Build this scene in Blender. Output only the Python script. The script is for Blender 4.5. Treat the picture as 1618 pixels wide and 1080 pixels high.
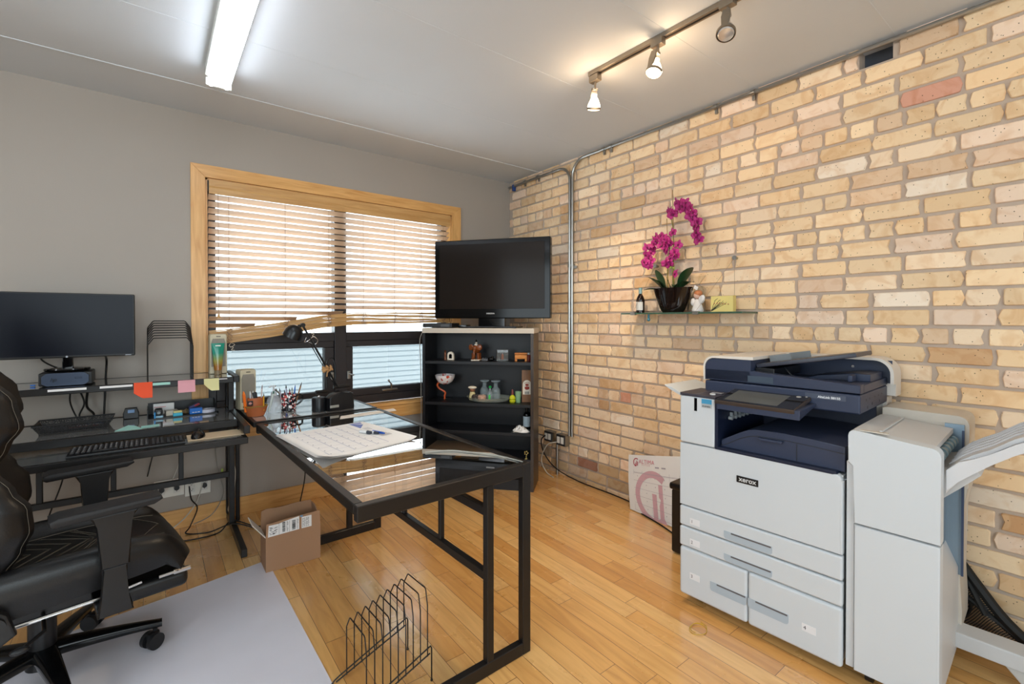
import bpy, bmesh, math, random
from mathutils import Vector, Matrix, Euler

# ------------------------------------------------------------------ clear
for o in list(bpy.data.objects):
    bpy.data.objects.remove(o, do_unlink=True)
SC = bpy.context.scene
COL = SC.collection
PI = math.pi
R = math.radians
random.seed(7)

# ------------------------------------------------------------------ camera
cd = bpy.data.cameras.new('camera')
cam = bpy.data.objects.new('camera', cd)
COL.objects.link(cam)
cd.sensor_width = 36.0
cd.lens = 737.05 / 1618 * 36.0
cd.shift_y = (510.86 - 540) / 1618
cd.clip_start = 0.02
cam.location = (-2.71, -3.565, 1.30)
cam.rotation_euler = (R(90 - 0.5155), 0, R(-37.529))
SC.camera = cam

# ------------------------------------------------------------------ world, exposure
SC.view_settings.view_transform = 'Standard'
SC.view_settings.look = 'None'
SC.view_settings.gamma = 1.0
SC.view_settings.use_curve_mapping = False
SC.view_settings.exposure = -0.08
w = bpy.data.worlds.new('world')
SC.world = w
w.use_nodes = True
bg = w.node_tree.nodes['Background']
bg.inputs[0].default_value = (0.88, 0.95, 1.0, 1)
bg.inputs[1].default_value = 7.0


def area(name, loc, rot, sx, sy, power, col):
    l = bpy.data.lights.new(name, 'AREA')
    l.shape = 'RECTANGLE'
    l.size, l.size_y = sx, sy
    l.energy = power
    l.color = col
    o = bpy.data.objects.new(name, l)
    COL.objects.link(o)
    o.location = loc
    o.rotation_euler = rot
    return o


sun = bpy.data.lights.new('sun', 'SUN')
sun.energy = 10.0
sun.angle = R(2)
sun.color = (1.0, 0.97, 0.92)
so_ = bpy.data.objects.new('sun', sun)
COL.objects.link(so_)
so_.rotation_euler = (R(35), 0, R(-12))   # high sun striking the neighbouring wall
# added fill lights before the closed walls behind and left of the camera
area('fill_rear', (-2.9, -5.95, 1.55), (R(90), 0, 0), 2.6, 1.7, 88, (0.80, 0.93, 1.0))
area('fill_left', (-5.15, -3.3, 1.6), (R(90), 0, R(-90)), 2.0, 1.5, 60, (0.80, 0.93, 1.0))

# ------------------------------------------------------------------ materials
MATS = {}


def lin(c):
    return tuple(((v / 255) / 12.92 if v / 255 <= 0.04045 else ((v / 255 + 0.055) / 1.055) ** 2.4) for v in c)


def newmat(name):
    m = bpy.data.materials.new(name)
    m.use_nodes = True
    nt = m.node_tree
    b = nt.nodes['Principled BSDF']
    return m, nt, b


def N(nt, t, **kw):
    n = nt.nodes.new(t)
    for k, v in kw.items():
        setattr(n, k, v)
    return n


def M(name, col=(128, 128, 128), rough=0.5, metal=0.0, var=0.06, scale=12, bump=0.0, bscale=200, spec=0.5, coat=0.0,
      stretch=None, alpha=None, emit=None, estr=0, trans=0.0, ior=1.45):
    """procedural principled material, noise-varied colour and optional bump"""
    if name in MATS:
        return MATS[name]
    m, nt, b = newmat(name)
    c = lin(col)
    tc = N(nt, 'ShaderNodeTexCoord')
    mp = N(nt, 'ShaderNodeMapping')
    nt.links.new(tc.outputs['Object'], mp.inputs[0])
    if stretch:
        mp.inputs['Scale'].default_value = stretch
    no = N(nt, 'ShaderNodeTexNoise')
    no.inputs['Scale'].default_value = scale
    no.inputs['Detail'].default_value = 4
    nt.links.new(mp.outputs[0], no.inputs['Vector'])
    mx = N(nt, 'ShaderNodeMix', data_type='RGBA')
    nt.links.new(no.outputs['Fac'], mx.inputs[0])
    mx.inputs[6].default_value = tuple(v * (1 - var) for v in c) + (1,)
    mx.inputs[7].default_value = tuple(min(1, v * (1 + var)) for v in c) + (1,)
    nt.links.new(mx.outputs[2], b.inputs['Base Color'])
    b.inputs['Roughness'].default_value = rough
    b.inputs['Metallic'].default_value = metal
    b.inputs['Specular IOR Level'].default_value = spec
    b.inputs['Coat Weight'].default_value = coat
    b.inputs['Transmission Weight'].default_value = trans
    b.inputs['IOR'].default_value = ior
    if alpha is not None:
        b.inputs['Alpha'].default_value = alpha
    if emit:
        b.inputs['Emission Color'].default_value = lin(emit) + (1,)
        b.inputs['Emission Strength'].default_value = estr
    if bump:
        n2 = N(nt, 'ShaderNodeTexNoise')
        n2.inputs['Scale'].default_value = bscale
        nt.links.new(mp.outputs[0], n2.inputs['Vector'])
        bu = N(nt, 'ShaderNodeBump')
        bu.inputs['Strength'].default_value = bump
        bu.inputs['Distance'].default_value = 0.002
        nt.links.new(n2.outputs['Fac'], bu.inputs['Height'])
        nt.links.new(bu.outputs[0], b.inputs['Normal'])
    MATS[name] = m
    return m


def wood(name, dark, light, axis='x', rough=0.35, scale=6):
    m, nt, b = newmat(name)
    tc = N(nt, 'ShaderNodeTexCoord')
    mp = N(nt, 'ShaderNodeMapping')
    nt.links.new(tc.outputs['Object'], mp.inputs[0])
    s = [8.0, 8.0, 8.0]
    s['xyz'.index(axis)] = 0.7
    mp.inputs['Scale'].default_value = s
    no = N(nt, 'ShaderNodeTexNoise')
    no.inputs['Scale'].default_value = scale
    no.inputs['Detail'].default_value = 8
    no.inputs['Distortion'].default_value = 0.6
    nt.links.new(mp.outputs[0], no.inputs['Vector'])
    cr = N(nt, 'ShaderNodeValToRGB')
    cr.color_ramp.elements[0].position = 0.3
    cr.color_ramp.elements[0].color = lin(dark) + (1,)
    cr.color_ramp.elements[1].position = 0.7
    cr.color_ramp.elements[1].color = lin(light) + (1,)
    nt.links.new(no.outputs['Fac'], cr.inputs[0])
    nt.links.new(cr.outputs[0], b.inputs['Base Color'])
    b.inputs['Roughness'].default_value = rough
    return m


def thinglass(name, tint=(0.9, 0.93, 0.92), ior=1.5, rough=0.0, boost=1.0, milk=0.0, floor_=0.0):
    """thin clear sheet: light passes through tinted, mirror reflection by Fresnel"""
    m = bpy.data.materials.new(name)
    m.use_nodes = True
    nt = m.node_tree
    nt.nodes.clear()
    out = N(nt, 'ShaderNodeOutputMaterial')
    tr = N(nt, 'ShaderNodeBsdfTransparent')
    tr.inputs[0].default_value = tint + (1,)
    gl = N(nt, 'ShaderNodeBsdfGlossy')
    gl.inputs['Roughness'].default_value = rough
    fr = N(nt, 'ShaderNodeFresnel')
    fr.inputs[0].default_value = ior
    mu = N(nt, 'ShaderNodeMath', operation='MULTIPLY', use_clamp=True)
    mu.inputs[1].default_value = boost
    ge = N(nt, 'ShaderNodeNewGeometry')
    inv = N(nt, 'ShaderNodeMath', operation='SUBTRACT')
    inv.inputs[0].default_value = 1.0
    nt.links.new(ge.outputs['Backfacing'], inv.inputs[1])
    m3 = N(nt, 'ShaderNodeMath', operation='MULTIPLY')
    nt.links.new(fr.outputs[0], m3.inputs[0])
    nt.links.new(inv.outputs[0], m3.inputs[1])
    nt.links.new(m3.outputs[0], mu.inputs[0])
    mx = N(nt, 'ShaderNodeMixShader')
    nt.links.new(mu.outputs[0], mx.inputs[0])
    nt.links.new(tr.outputs[0], mx.inputs[1])
    nt.links.new(gl.outputs[0], mx.inputs[2])
    ad = N(nt, 'ShaderNodeMath', operation='MULTIPLY_ADD')
    ad.inputs[1].default_value = boost
    ad.inputs[2].default_value = floor_
    nt.links.new(fr.outputs[0], ad.inputs[0])
    nt.links.new(ad.outputs[0], m3.inputs[0])
    mu.inputs[1].default_value = 1.0
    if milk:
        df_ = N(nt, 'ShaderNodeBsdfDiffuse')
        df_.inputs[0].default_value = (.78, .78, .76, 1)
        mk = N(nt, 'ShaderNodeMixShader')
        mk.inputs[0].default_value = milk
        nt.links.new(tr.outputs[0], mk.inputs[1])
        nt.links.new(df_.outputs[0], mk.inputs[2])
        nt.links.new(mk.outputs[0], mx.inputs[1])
    nt.links.new(mx.outputs[0], out.inputs[0])
    return m


def emis(name, col, s):
    m, nt, b = newmat(name)
    b.inputs['Base Color'].default_value = (0.9, 0.9, 0.9, 1)
    b.inputs['Emission Color'].default_value = lin(col) + (1,)
    b.inputs['Emission Strength'].default_value = s
    return m


# ------------------------------------------------------------------ mesh builder
class MB:
    def __init__(s):
        s.bm = bmesh.new()
        s.xf = Matrix.Identity(4)

    def _in(s, t, mi=0, mat=None):
        mat = s.xf @ (mat or Matrix.Identity(4))
        vm = {}
        for v in t.verts:
            vm[v] = s.bm.verts.new(mat @ v.co)
        for f in t.faces:
            try:
                nf = s.bm.faces.new([vm[v] for v in f.verts])
                nf.material_index = mi
            except ValueError:
                pass
        t.free()
        return s

    def box(s, x0, x1, y0, y1, z0, z1, bev=0.0, mi=0, rot=None, seg=2):
        t = bmesh.new()
        bmesh.ops.create_cube(t, size=1)
        cx, cy, cz = (x0 + x1) / 2, (y0 + y1) / 2, (z0 + z1) / 2
        for v in t.verts:
            v.co = Vector((v.co.x * abs(x1 - x0), v.co.y * abs(y1 - y0), v.co.z * abs(z1 - z0)))
        if bev > 0:
            b = min(bev, 0.49 * min(abs(x1 - x0), abs(y1 - y0), abs(z1 - z0)))
            bmesh.ops.bevel(t, geom=t.edges[:], offset=b, segments=seg, affect='EDGES', profile=0.5)
        m = Matrix.Translation((cx, cy, cz))
        if rot:
            m = m @ Euler(rot).to_matrix().to_4x4()
        return s._in(t, mi, m)

    def cyl(s, p0, p1, r0, r1=None, n=16, mi=0, cap=True):
        r1 = r0 if r1 is None else r1
        p0, p1 = Vector(p0), Vector(p1)
        d = p1 - p0
        L = d.length
        t = bmesh.new()
        bmesh.ops.create_cone(t, cap_ends=cap, cap_tris=False, segments=n, radius1=r0, radius2=r1, depth=L)
        q = d.to_track_quat('Z', 'Y').to_matrix().to_4x4()
        return s._in(t, mi, Matrix.Translation((p0 + p1) / 2) @ q)

    def sph(s, c, r, sc=(1, 1, 1), n=16, mi=0, rot=None):
        t = bmesh.new()
        bmesh.ops.create_uvsphere(t, u_segments=n, v_segments=max(6, n // 2), radius=r)
        m = Matrix.Translation(c)
        if rot:
            m = m @ Euler(rot).to_matrix().to_4x4()
        m = m @ Matrix.Diagonal((sc[0], sc[1], sc[2], 1))
        return s._in(t, mi, m)

    def lathe(s, prof, c=(0, 0, 0), n=24, mi=0, mat=None):
        """profile [(r,z)...] spun round z"""
        t = bmesh.new()
        rings = []
        for r, z in prof:
            if r < 1e-5:
                rings.append([t.verts.new((0, 0, z))])
            else:
                rings.append([t.verts.new((r * math.cos(2 * PI * k / n), r * math.sin(2 * PI * k / n), z)) for k in range(n)])
        for a, b in zip(rings, rings[1:]):
            for k in range(n):
                k2 = (k + 1) % n
                if len(a) == 1 and len(b) == 1:
                    continue
                if len(a) == 1:
                    t.faces.new((a[0], b[k2], b[k]))
                elif len(b) == 1:
                    t.faces.new((a[k], a[k2], b[0]))
                else:
                    t.faces.new((a[k], a[k2], b[k2], b[k]))
        m = Matrix.Translation(c)
        if mat:
            m = m @ mat
        return s._in(t, mi, m)

    def tube(s, pts, r, n=8, mi=0, closed=False, caps=True):
        P = [Vector(p) for p in pts]
        if not closed:
            q = [P[0]]
            for p in P[1:]:
                if (p - q[-1]).length > 1e-6:
                    q.append(p)
            P = q
        t = bmesh.new()
        rings = []
        up = Vector((0, 0, 1))
        prev = None
        cnt = len(P)
        for i in range(cnt):
            if closed:
                tg = (P[(i + 1) % cnt] - P[i - 1]).normalized()
            else:
                tg = (P[min(i + 1, cnt - 1)] - P[max(i - 1, 0)])
                tg = tg.normalized() if tg.length > 1e-9 else Vector((0, 0, 1))
            if prev is None:
                a = up if abs(tg.dot(up)) < 0.95 else Vector((1, 0, 0))
                u = tg.cross(a).normalized()
            else:
                u = (prev - tg * prev.dot(tg))
                u = u.normalized() if u.length > 1e-6 else tg.orthogonal().normalized()
            prev = u
            v = tg.cross(u)
            rings.append([t.verts.new(P[i] + (u * math.cos(2 * PI * k / n) + v * math.sin(2 * PI * k / n)) * r) for k in range(n)])
        for i in range(cnt if closed else cnt - 1):
            a, b = rings[i], rings[(i + 1) % cnt]
            for k in range(n):
                t.faces.new((a[k], a[(k + 1) % n], b[(k + 1) % n], b[k]))
        if caps and not closed:
            t.faces.new(rings[0][::-1])
            t.faces.new(rings[-1])
        return s._in(t, mi)

    def prism(s, poly, a0, a1, axis='y', mi=0, bev=0.0, mat=None):
        """poly of 2D points extruded along axis; axis y: (x,z), axis x: (y,z), axis z: (x,y)"""
        t = bmesh.new()

        def P(p, a):
            return {'y': (p[0], a, p[1]), 'x': (a, p[0], p[1]), 'z': (p[0], p[1], a)}[axis]
        A = [t.verts.new(P(p, a0)) for p in poly]
        B = [t.verts.new(P(p, a1)) for p in poly]
        n = len(poly)
        fa = t.faces.new(A)
        fb = t.faces.new(B[::-1])
        for k in range(n):
            t.faces.new((A[k], B[k], B[(k + 1) % n], A[(k + 1) % n]))
        if bev:
            ed = set(fa.edges[:] + fb.edges[:])
            bmesh.ops.bevel(t, geom=list(ed), offset=bev, segments=2, affect='EDGES', profile=0.5)
        bmesh.ops.recalc_face_normals(t, faces=t.faces[:])
        return s._in(t, mi, mat)

    def quad(s, a, b, c, d, mi=0):
        vs = [s.bm.verts.new(s.xf @ Vector(p)) for p in (a, b, c, d)]
        f = s.bm.faces.new(vs)
        f.material_index = mi
        return s

    def grid(s, fn, nu, nv, mi=0, closed_u=False):
        t = bmesh.new()
        V = [[t.verts.new(fn(i / nu, j / nv)) for j in range(nv + 1)] for i in range(nu + (0 if closed_u else 1))]
        for i in range(nu):
            a, b = V[i], V[(i + 1) % len(V)]
            for j in range(nv):
                t.faces.new((a[j], b[j], b[j + 1], a[j + 1]))
        return s._in(t, mi)

    def text(s, body, size, mat, mi=0, depth=0.0006, space=1.0, bold=0.0, align='LEFT', shear=0.0):
        cu = bpy.data.curves.new('lettering', 'FONT')
        cu.body = body
        cu.size = size
        cu.extrude = depth
        cu.space_character = space
        cu.align_x = align
        cu.offset = bold
        cu.shear = shear
        o = bpy.data.objects.new('lettering', cu)
        COL.objects.link(o)
        bpy.context.view_layer.update()
        me = bpy.data.meshes.new_from_object(o.evaluated_get(bpy.context.evaluated_depsgraph_get()))
        t = bmesh.new()
        t.from_mesh(me)
        bpy.data.objects.remove(o, do_unlink=True)
        bpy.data.curves.remove(cu)
        bpy.data.meshes.remove(me)
        return s._in(t, mi, mat)

    def build(s, name, mat, parent=None, smooth=35, loc=None, recalc=True):
        if recalc:
            bmesh.ops.recalc_face_normals(s.bm, faces=s.bm.faces[:])
        me = bpy.data.meshes.new(name)
        if loc:
            bmesh.ops.translate(s.bm, vec=-Vector(loc), verts=s.bm.verts[:])
        s.bm.to_mesh(me)
        s.bm.free()
        for m in (mat if isinstance(mat, (list, tuple)) else [mat]):
            me.materials.append(m)
        if smooth:
            me.shade_smooth()
            me.set_sharp_from_angle(angle=R(smooth))
        o = bpy.data.objects.new(name, me)
        COL.objects.link(o)
        if loc:
            o.location = loc
        if smooth and smooth <= 40:
            wm = o.modifiers.new('weighted_normal', 'WEIGHTED_NORMAL')
            wm.mode = 'FACE_AREA'
            wm.weight = 100
            wm.keep_sharp = True
        if parent:
            o.parent = parent
        return o


def tag(o, label=None, cat=None, group=None, kind=None):
    if label:
        o['label'] = label
    if cat:
        o['category'] = cat
    if group:
        o['group'] = group
    if kind:
        o['kind'] = kind
    return o


def thing(name, label, cat, loc=(0, 0, 0), rotz=0.0, group=None):
    o = bpy.data.objects.new(name, None)
    o.empty_display_size = 0.05
    COL.objects.link(o)
    o.location = loc
    o.rotation_euler = (0, 0, rotz)
    return tag(o, label, cat, group)


def struct(o):
    o['kind'] = 'structure'
    return o


def kids(o):
    return [c for c in bpy.data.objects if c.parent == o]


def copy_tree(o, loc, rotz=None, label=None):
    def cp(a, par):
        c = a.copy()
        COL.objects.link(c)
        c.parent = par
        for k in kids(a):
            if k is not c:
                cp(k, c)
        return c
    n = cp(o, None)
    n.location = loc
    if rotz is not None:
        n.rotation_euler = (0, 0, rotz)
    if label:
        n['label'] = label
    return n


def arc(cx, cy, r, a0, a1, n=6):
    return [(cx + r * math.cos(R(a0 + (a1 - a0) * k / n)), cy + r * math.sin(R(a0 + (a1 - a0) * k / n))) for k in range(n + 1)]


def smoothpath(pts, n=6):
    """catmull-rom through points"""
    P = [Vector(p) for p in pts]
    out = []
    for i in range(len(P) - 1):
        p0, p1, p2, p3 = P[max(i - 1, 0)], P[i], P[i + 1], P[min(i + 2, len(P) - 1)]
        for k in range(n):
            t = k / n
            out.append(0.5 * ((2 * p1) + (p2 - p0) * t + (2 * p0 - 5 * p1 + 4 * p2 - p3) * t * t + (-p0 + 3 * p1 - 3 * p2 + p3) * t ** 3))
    out.append(P[-1])
    return out


# shared materials
black_metal = M('black_powder_coat', (21, 19, 19), 0.38, 0.0, 0.08, 30, spec=0.5)
black_plastic = M('black_plastic', (15, 15, 17), 0.4, 0, 0.08, 40)
gloss_black = M('gloss_black', (10, 10, 11), 0.08, 0, 0.05, 20)
chrome = M('chrome', (200, 200, 200), 0.15, 1.0, 0.03)
steel = M('galvanised_steel', (165, 165, 162), 0.32, 1.0, 0.15, 30)
white_plastic = M('white_plastic', (228, 226, 220), 0.4, 0, 0.02)
off_white = M('outlet_white', (235, 232, 224), 0.4, 0, 0.02)
paper = M('white_paper', (236, 234, 232), 0.7, 0, 0.03, 6)
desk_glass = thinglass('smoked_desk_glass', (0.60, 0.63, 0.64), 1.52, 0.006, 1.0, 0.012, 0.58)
clear_glass = thinglass('clear_glass', (0.86, 0.90, 0.88), 1.5, 0.0, 1.6)
pane_glass = thinglass('window_glass', (0.355, 0.372, 0.375), 1.5, 0.0, 1.0)

# ================================================================== SETTING
# ---- floor: maple strips running towards the window wall
def floor_mat():
    m, nt, b = newmat('maple_strip_floor')
    L = nt.links.new

    def math_(op, a, bv=None, c=None):
        n = N(nt, 'ShaderNodeMath', operation=op)
        for i, v in enumerate((a, bv, c)):
            if v is None:
                continue
            if isinstance(v, (int, float)):
                n.inputs[i].default_value = v
            else:
                L(v, n.inputs[i])
        return n.outputs[0]
    tc = N(nt, 'ShaderNodeTexCoord')
    sx = N(nt, 'ShaderNodeSeparateXYZ')
    L(tc.outputs['Object'], sx.inputs[0])
    X, Y = sx.outputs[0], sx.outputs[1]
    px = math_('DIVIDE', math_('ADD', X, 10.02), 0.0835)
    idx = math_('FLOOR', px)
    fx = math_('SUBTRACT', px, idx)
    wn = N(nt, 'ShaderNodeTexWhiteNoise', noise_dimensions='1D')
    L(idx, wn.inputs['W'])
    ln = math_('ADD', math_('MULTIPLY', wn.outputs['Value'], 0.35), 0.62)
    py = math_('ADD', math_('DIVIDE', math_('ADD', Y, 20.0), ln), math_('MULTIPLY', wn.outputs['Value'], 31.7))
    idy = math_('FLOOR', py)
    fy = math_('MULTIPLY', math_('SUBTRACT', py, idy), ln)
    cb = N(nt, 'ShaderNodeCombineXYZ')
    L(idx, cb.inputs[0])
    L(idy, cb.inputs[1])
    w2 = N(nt, 'ShaderNodeTexWhiteNoise', noise_dimensions='2D')
    L(cb.outputs[0], w2.inputs['Vector'])
    # grain
    mp = N(nt, 'ShaderNodeMapping')
    mp.inputs['Scale'].default_value = (9, 0.8, 1)
    ad = N(nt, 'ShaderNodeVectorMath', operation='ADD')
    sc = N(nt, 'ShaderNodeVectorMath', operation='SCALE')
    L(w2.outputs['Color'], sc.inputs[0])
    sc.inputs['Scale'].default_value = 20
    L(tc.outputs['Object'], ad.inputs[0])
    L(sc.outputs[0], ad.inputs[1])
    L(ad.outputs[0], mp.inputs[0])
    no = N(nt, 'ShaderNodeTexNoise')
    no.inputs['Scale'].default_value = 3.2
    no.inputs['Detail'].default_value = 8
    no.inputs['Distortion'].default_value = 1.2
    L(mp.outputs[0], no.inputs['Vector'])
    cr = N(nt, 'ShaderNodeValToRGB')
    e = cr.color_ramp.elements
    e[0].position = 0.0
    e[0].color = lin((212, 154, 86)) + (1,)
    e[1].position = 1.0
    e[1].color = lin((238, 192, 126)) + (1,)
    x = e.new(0.3)
    x.color = lin((226, 170, 98)) + (1,)
    x = e.new(0.65)
    x.color = lin((232, 180, 110)) + (1,)
    L(w2.outputs['Value'], cr.inputs[0])
    g = N(nt, 'ShaderNodeMix', data_type='RGBA', blend_type='MULTIPLY')
    g.inputs[0].default_value = 0.6
    L(cr.outputs[0], g.inputs[6])
    gr = N(nt, 'ShaderNodeValToRGB')
    gr.color_ramp.elements[0].position = 0.25
    gr.color_ramp.elements[0].color = (0.62, 0.50, 0.38, 1)
    gr.color_ramp.elements[1].position = 0.6
    gr.color_ramp.elements[1].color = (1, 1, 1, 1)
    L(no.outputs['Fac'], gr.inputs[0])
    L(gr.outputs[0], g.inputs[7])
    # gaps
    ex = math_('MINIMUM', fx, math_('SUBTRACT', 1.0, fx))
    gx = math_('LESS_THAN', ex, 0.013)
    gy = math_('LESS_THAN', fy, 0.0022)
    gap = math_('MAXIMUM', gx, gy)
    mg = N(nt, 'ShaderNodeMix', data_type='RGBA')
    L(gap, mg.inputs[0])
    L(g.outputs[2], mg.inputs[6])
    mg.inputs[7].default_value = lin((120, 84, 50)) + (1,)
    L(mg.outputs[2], b.inputs['Base Color'])
    b.inputs['Specular IOR Level'].default_value = .9
    b.inputs['Coat Weight'].default_value = 1.0
    b.inputs['Coat Roughness'].default_value = .16
    # wear changes the gloss
    n3 = N(nt, 'ShaderNodeTexNoise')
    n3.inputs['Scale'].default_value = 2.5
    n3.inputs['Detail'].default_value = 6
    L(tc.outputs['Object'], n3.inputs['Vector'])
    mr = N(nt, 'ShaderNodeMapRange')
    mr.inputs[3].default_value = 0.20
    mr.inputs[4].default_value = 0.36
    L(n3.outputs['Fac'], mr.inputs[0])
    L(mr.outputs[0], b.inputs['Roughness'])
    bu = N(nt, 'ShaderNodeBump')
    bu.inputs['Strength'].default_value = 0.25
    bu.inputs['Distance'].default_value = 0.001
    hh = math_('ADD', math_('MULTIPLY', gap, -1.0), math_('MULTIPLY', w2.outputs['Value'], 0.5))
    L(hh, bu.inputs['Height'])
    L(bu.outputs[0], b.inputs['Normal'])
    return m


XL, YB, ZC = -5.2, -6.0, 2.6
struct(MB().box(XL - .1, .25, YB - .1, .2, -.08, 0).build('floor', floor_mat(), smooth=0))

# ---- ceiling panels with cover strips
ceil_m = M('painted_ceiling_board', (206, 211, 216), 0.75, 0, 0.03, 3, 0.15, 220)
mb = MB().box(XL - .1, .25, YB - .1, .2, ZC, ZC + .08)
for k, y in enumerate((-.43, -1.07, -1.70, -2.31, -2.93, -3.55, -4.17, -4.8, -5.4)):
    if k == 0:
        mb.box(XL, 0, y - .008, y + .008, ZC - .004, ZC + .001, 0.002)
    else:
        mb.box(XL, 0, y - .004, y + .004, ZC - .0012, ZC + .001)
struct(mb.build('ceiling', ceil_m, smooth=0))

# ---- window wall (with opening), left and rear walls
wall_m = M('grey_wall_paint', (166, 158, 149), 0.62, 0, 0.03, 2.0, 0.12, 160)
WX0, WX1, WZ0, WZ1 = -2.445, -.642, .635, 2.205
mb = MB()
mb.box(XL - .1, WX0, 0, .16, 0, ZC)
mb.box(WX1, .2, 0, .16, 0, ZC)
mb.box(WX0, WX1, 0, .16, 0, WZ0 - .02)
mb.box(WX0, WX1, 0, .16, WZ1, ZC)
struct(mb.build('wall_back', wall_m, smooth=0))
struct(MB().box(XL - .1, XL, YB, 0, 0, ZC).build('wall_left', wall_m, smooth=0))
struct(MB().box(XL - .1, .2, YB - .1, YB, 0, ZC).build('wall_front', wall_m, smooth=0))

maple = wood('maple_trim', (206, 150, 84), (232, 182, 116), 'x', 0.32)
maple_v = wood('maple_trim_upright', (206, 150, 84), (232, 182, 116), 'z', 0.32)
struct(MB().box(XL, -.9, -.015, 0, 0, .118, .003).build('baseboard_back', maple))

# ---- window casing
CX0, CX1, CZ1 = -2.523, -.554, 2.284
mb = MB()
T = -.018
mb.prism([(CX0, CZ1), (CX1, CZ1), (WX1, WZ1), (WX0, WZ1)], T, 0.0, 'y', 0, .002)
mb.prism([(CX0, CZ1), (WX0, WZ1), (WX0, .52), (CX0, .52)], T, 0.0, 'y', 1, .002)
mb.prism([(CX1, CZ1), (CX1, .52), (WX1, .52), (WX1, WZ1)], T, 0.0, 'y', 1, .002)
# reveal lining
mb.box(WX0, WX1, 0, .07, WZ1 - .012, WZ1, 0, 0)
mb.box(WX0, WX0 + .012, 0, .07, WZ0, WZ1, 0, 1)
mb.box(WX1 - .012, WX1, 0, .07, WZ0, WZ1, 0, 1)
struct(mb.build('trim_1', [maple, maple_v], smooth=0))
mb = MB().box(WX0 - .0, WX1, -.028, .075, .612, .636, .004)
mb.box(WX0, WX1, -.018, 0.0, .515, .612, .002)
struct(mb.build('trim_2', maple))

# ---- window: dark aluminium frame, two upper lights, two awning sashes
dark_frame = M('dark_window_frame', (44, 40, 42), 0.42, 0.0, 0.06, 20)
win = thing('window_1', None, None)
win['kind'] = 'structure'
mb = MB()
F0, F1 = .07, .15
a, b_ = WX0 + .012, WX1 - .012
mb.box(a, b_, F0, F1, .636, .70, .003)
mb.box(a, b_, F0, F1, 2.14, 2.195, .003)
mb.box(a, a + .05, F0, F1, .70, 2.14, .003)
mb.box(b_ - .05, b_, F0, F1, .70, 2.14, .003)
mb.box(-1.622, -1.533, F0 - .012, F1, .70, 2.14, .003)
mb.box(a + .05, b_ - .05, F0 - .004, F1, 1.135, 1.20, .003)
mb.build('frame', dark_frame, win)
for (x0, x1) in ((a + .05, -1.622), (-1.533, b_ - .05)):
    s = MB()
    z0, z1 = .70, 1.135
    s.box(x0, x1, F0 + .006, F1 - .01, z0, z0 + .055, .006)
    s.box(x0, x1, F0 + .006, F1 - .01, z1 - .048, z1, .006)
    s.box(x0, x0 + .055, F0 + .006, F1 - .01, z0 + .055, z1 - .048, .006)
    s.box(x1 - .07, x1, F0 + .006, F1 - .01, z0 + .055, z1 - .048, .006)
    so = s.build('sash', dark_frame, win)
    MB().box(x0 + .05, x1 - .065, .105, .109, z0 + .05, z1 - .043).build('glass_pane', pane_glass, so)
    MB().box(x0, x1, .105, .109, 1.20, 2.14).build('glass_pane', thinglass('upper_window_glass', (0.97, 0.98, 0.98), 1.5), win)
    # crank operator
    cx = -1.17 if x0 > -1.6 else -2.0
    c = MB().box(cx - .075, cx + .055, F0 - .012, F0 + .008, .722, .736, .003)
    c.cyl((cx, F0 - .008, .735), (cx - .005, F0 - .02, .775), .007)
    c.cyl((cx - .005, F0 - .02, .775), (cx - .03, F0 - .03, .80), .005)
    c.sph((cx - .032, F0 - .03, .805), .009)
    c.build('crank_handle', steel, win)
    c = MB().box(x0 + .006 if x0 > -1.6 else x1 - .03, x0 + .03 if x0 > -1.6 else x1 - .006, F0 - .012, F0 + .006, .84, .90, .003)
    c.cyl(((x0 + .018) if x0 > -1.6 else x1 - .018, F0 - .01, .88), ((x0 + .05) if x0 > -1.6 else x1 - .05, F0 - .035, .868), .006)
    c.build('latch', steel, win)

# ---- neighbouring house: clapboard siding across the gap
sid = M('pale_siding', (226, 234, 238), 0.7, 0, 0.02, 3)
mb = MB()
for k in range(66):
    z = -.6 + k * .082
    mb.prism([(3.60, z), (3.65, z + .001), (3.65, z + .083), (3.624, z + .083)], -7.0, 6.0, 'x')
tag(mb.build('siding_wall', sid, smooth=0), 'pale blue-white clapboard house wall seen through the window panes', 'house wall')

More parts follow.
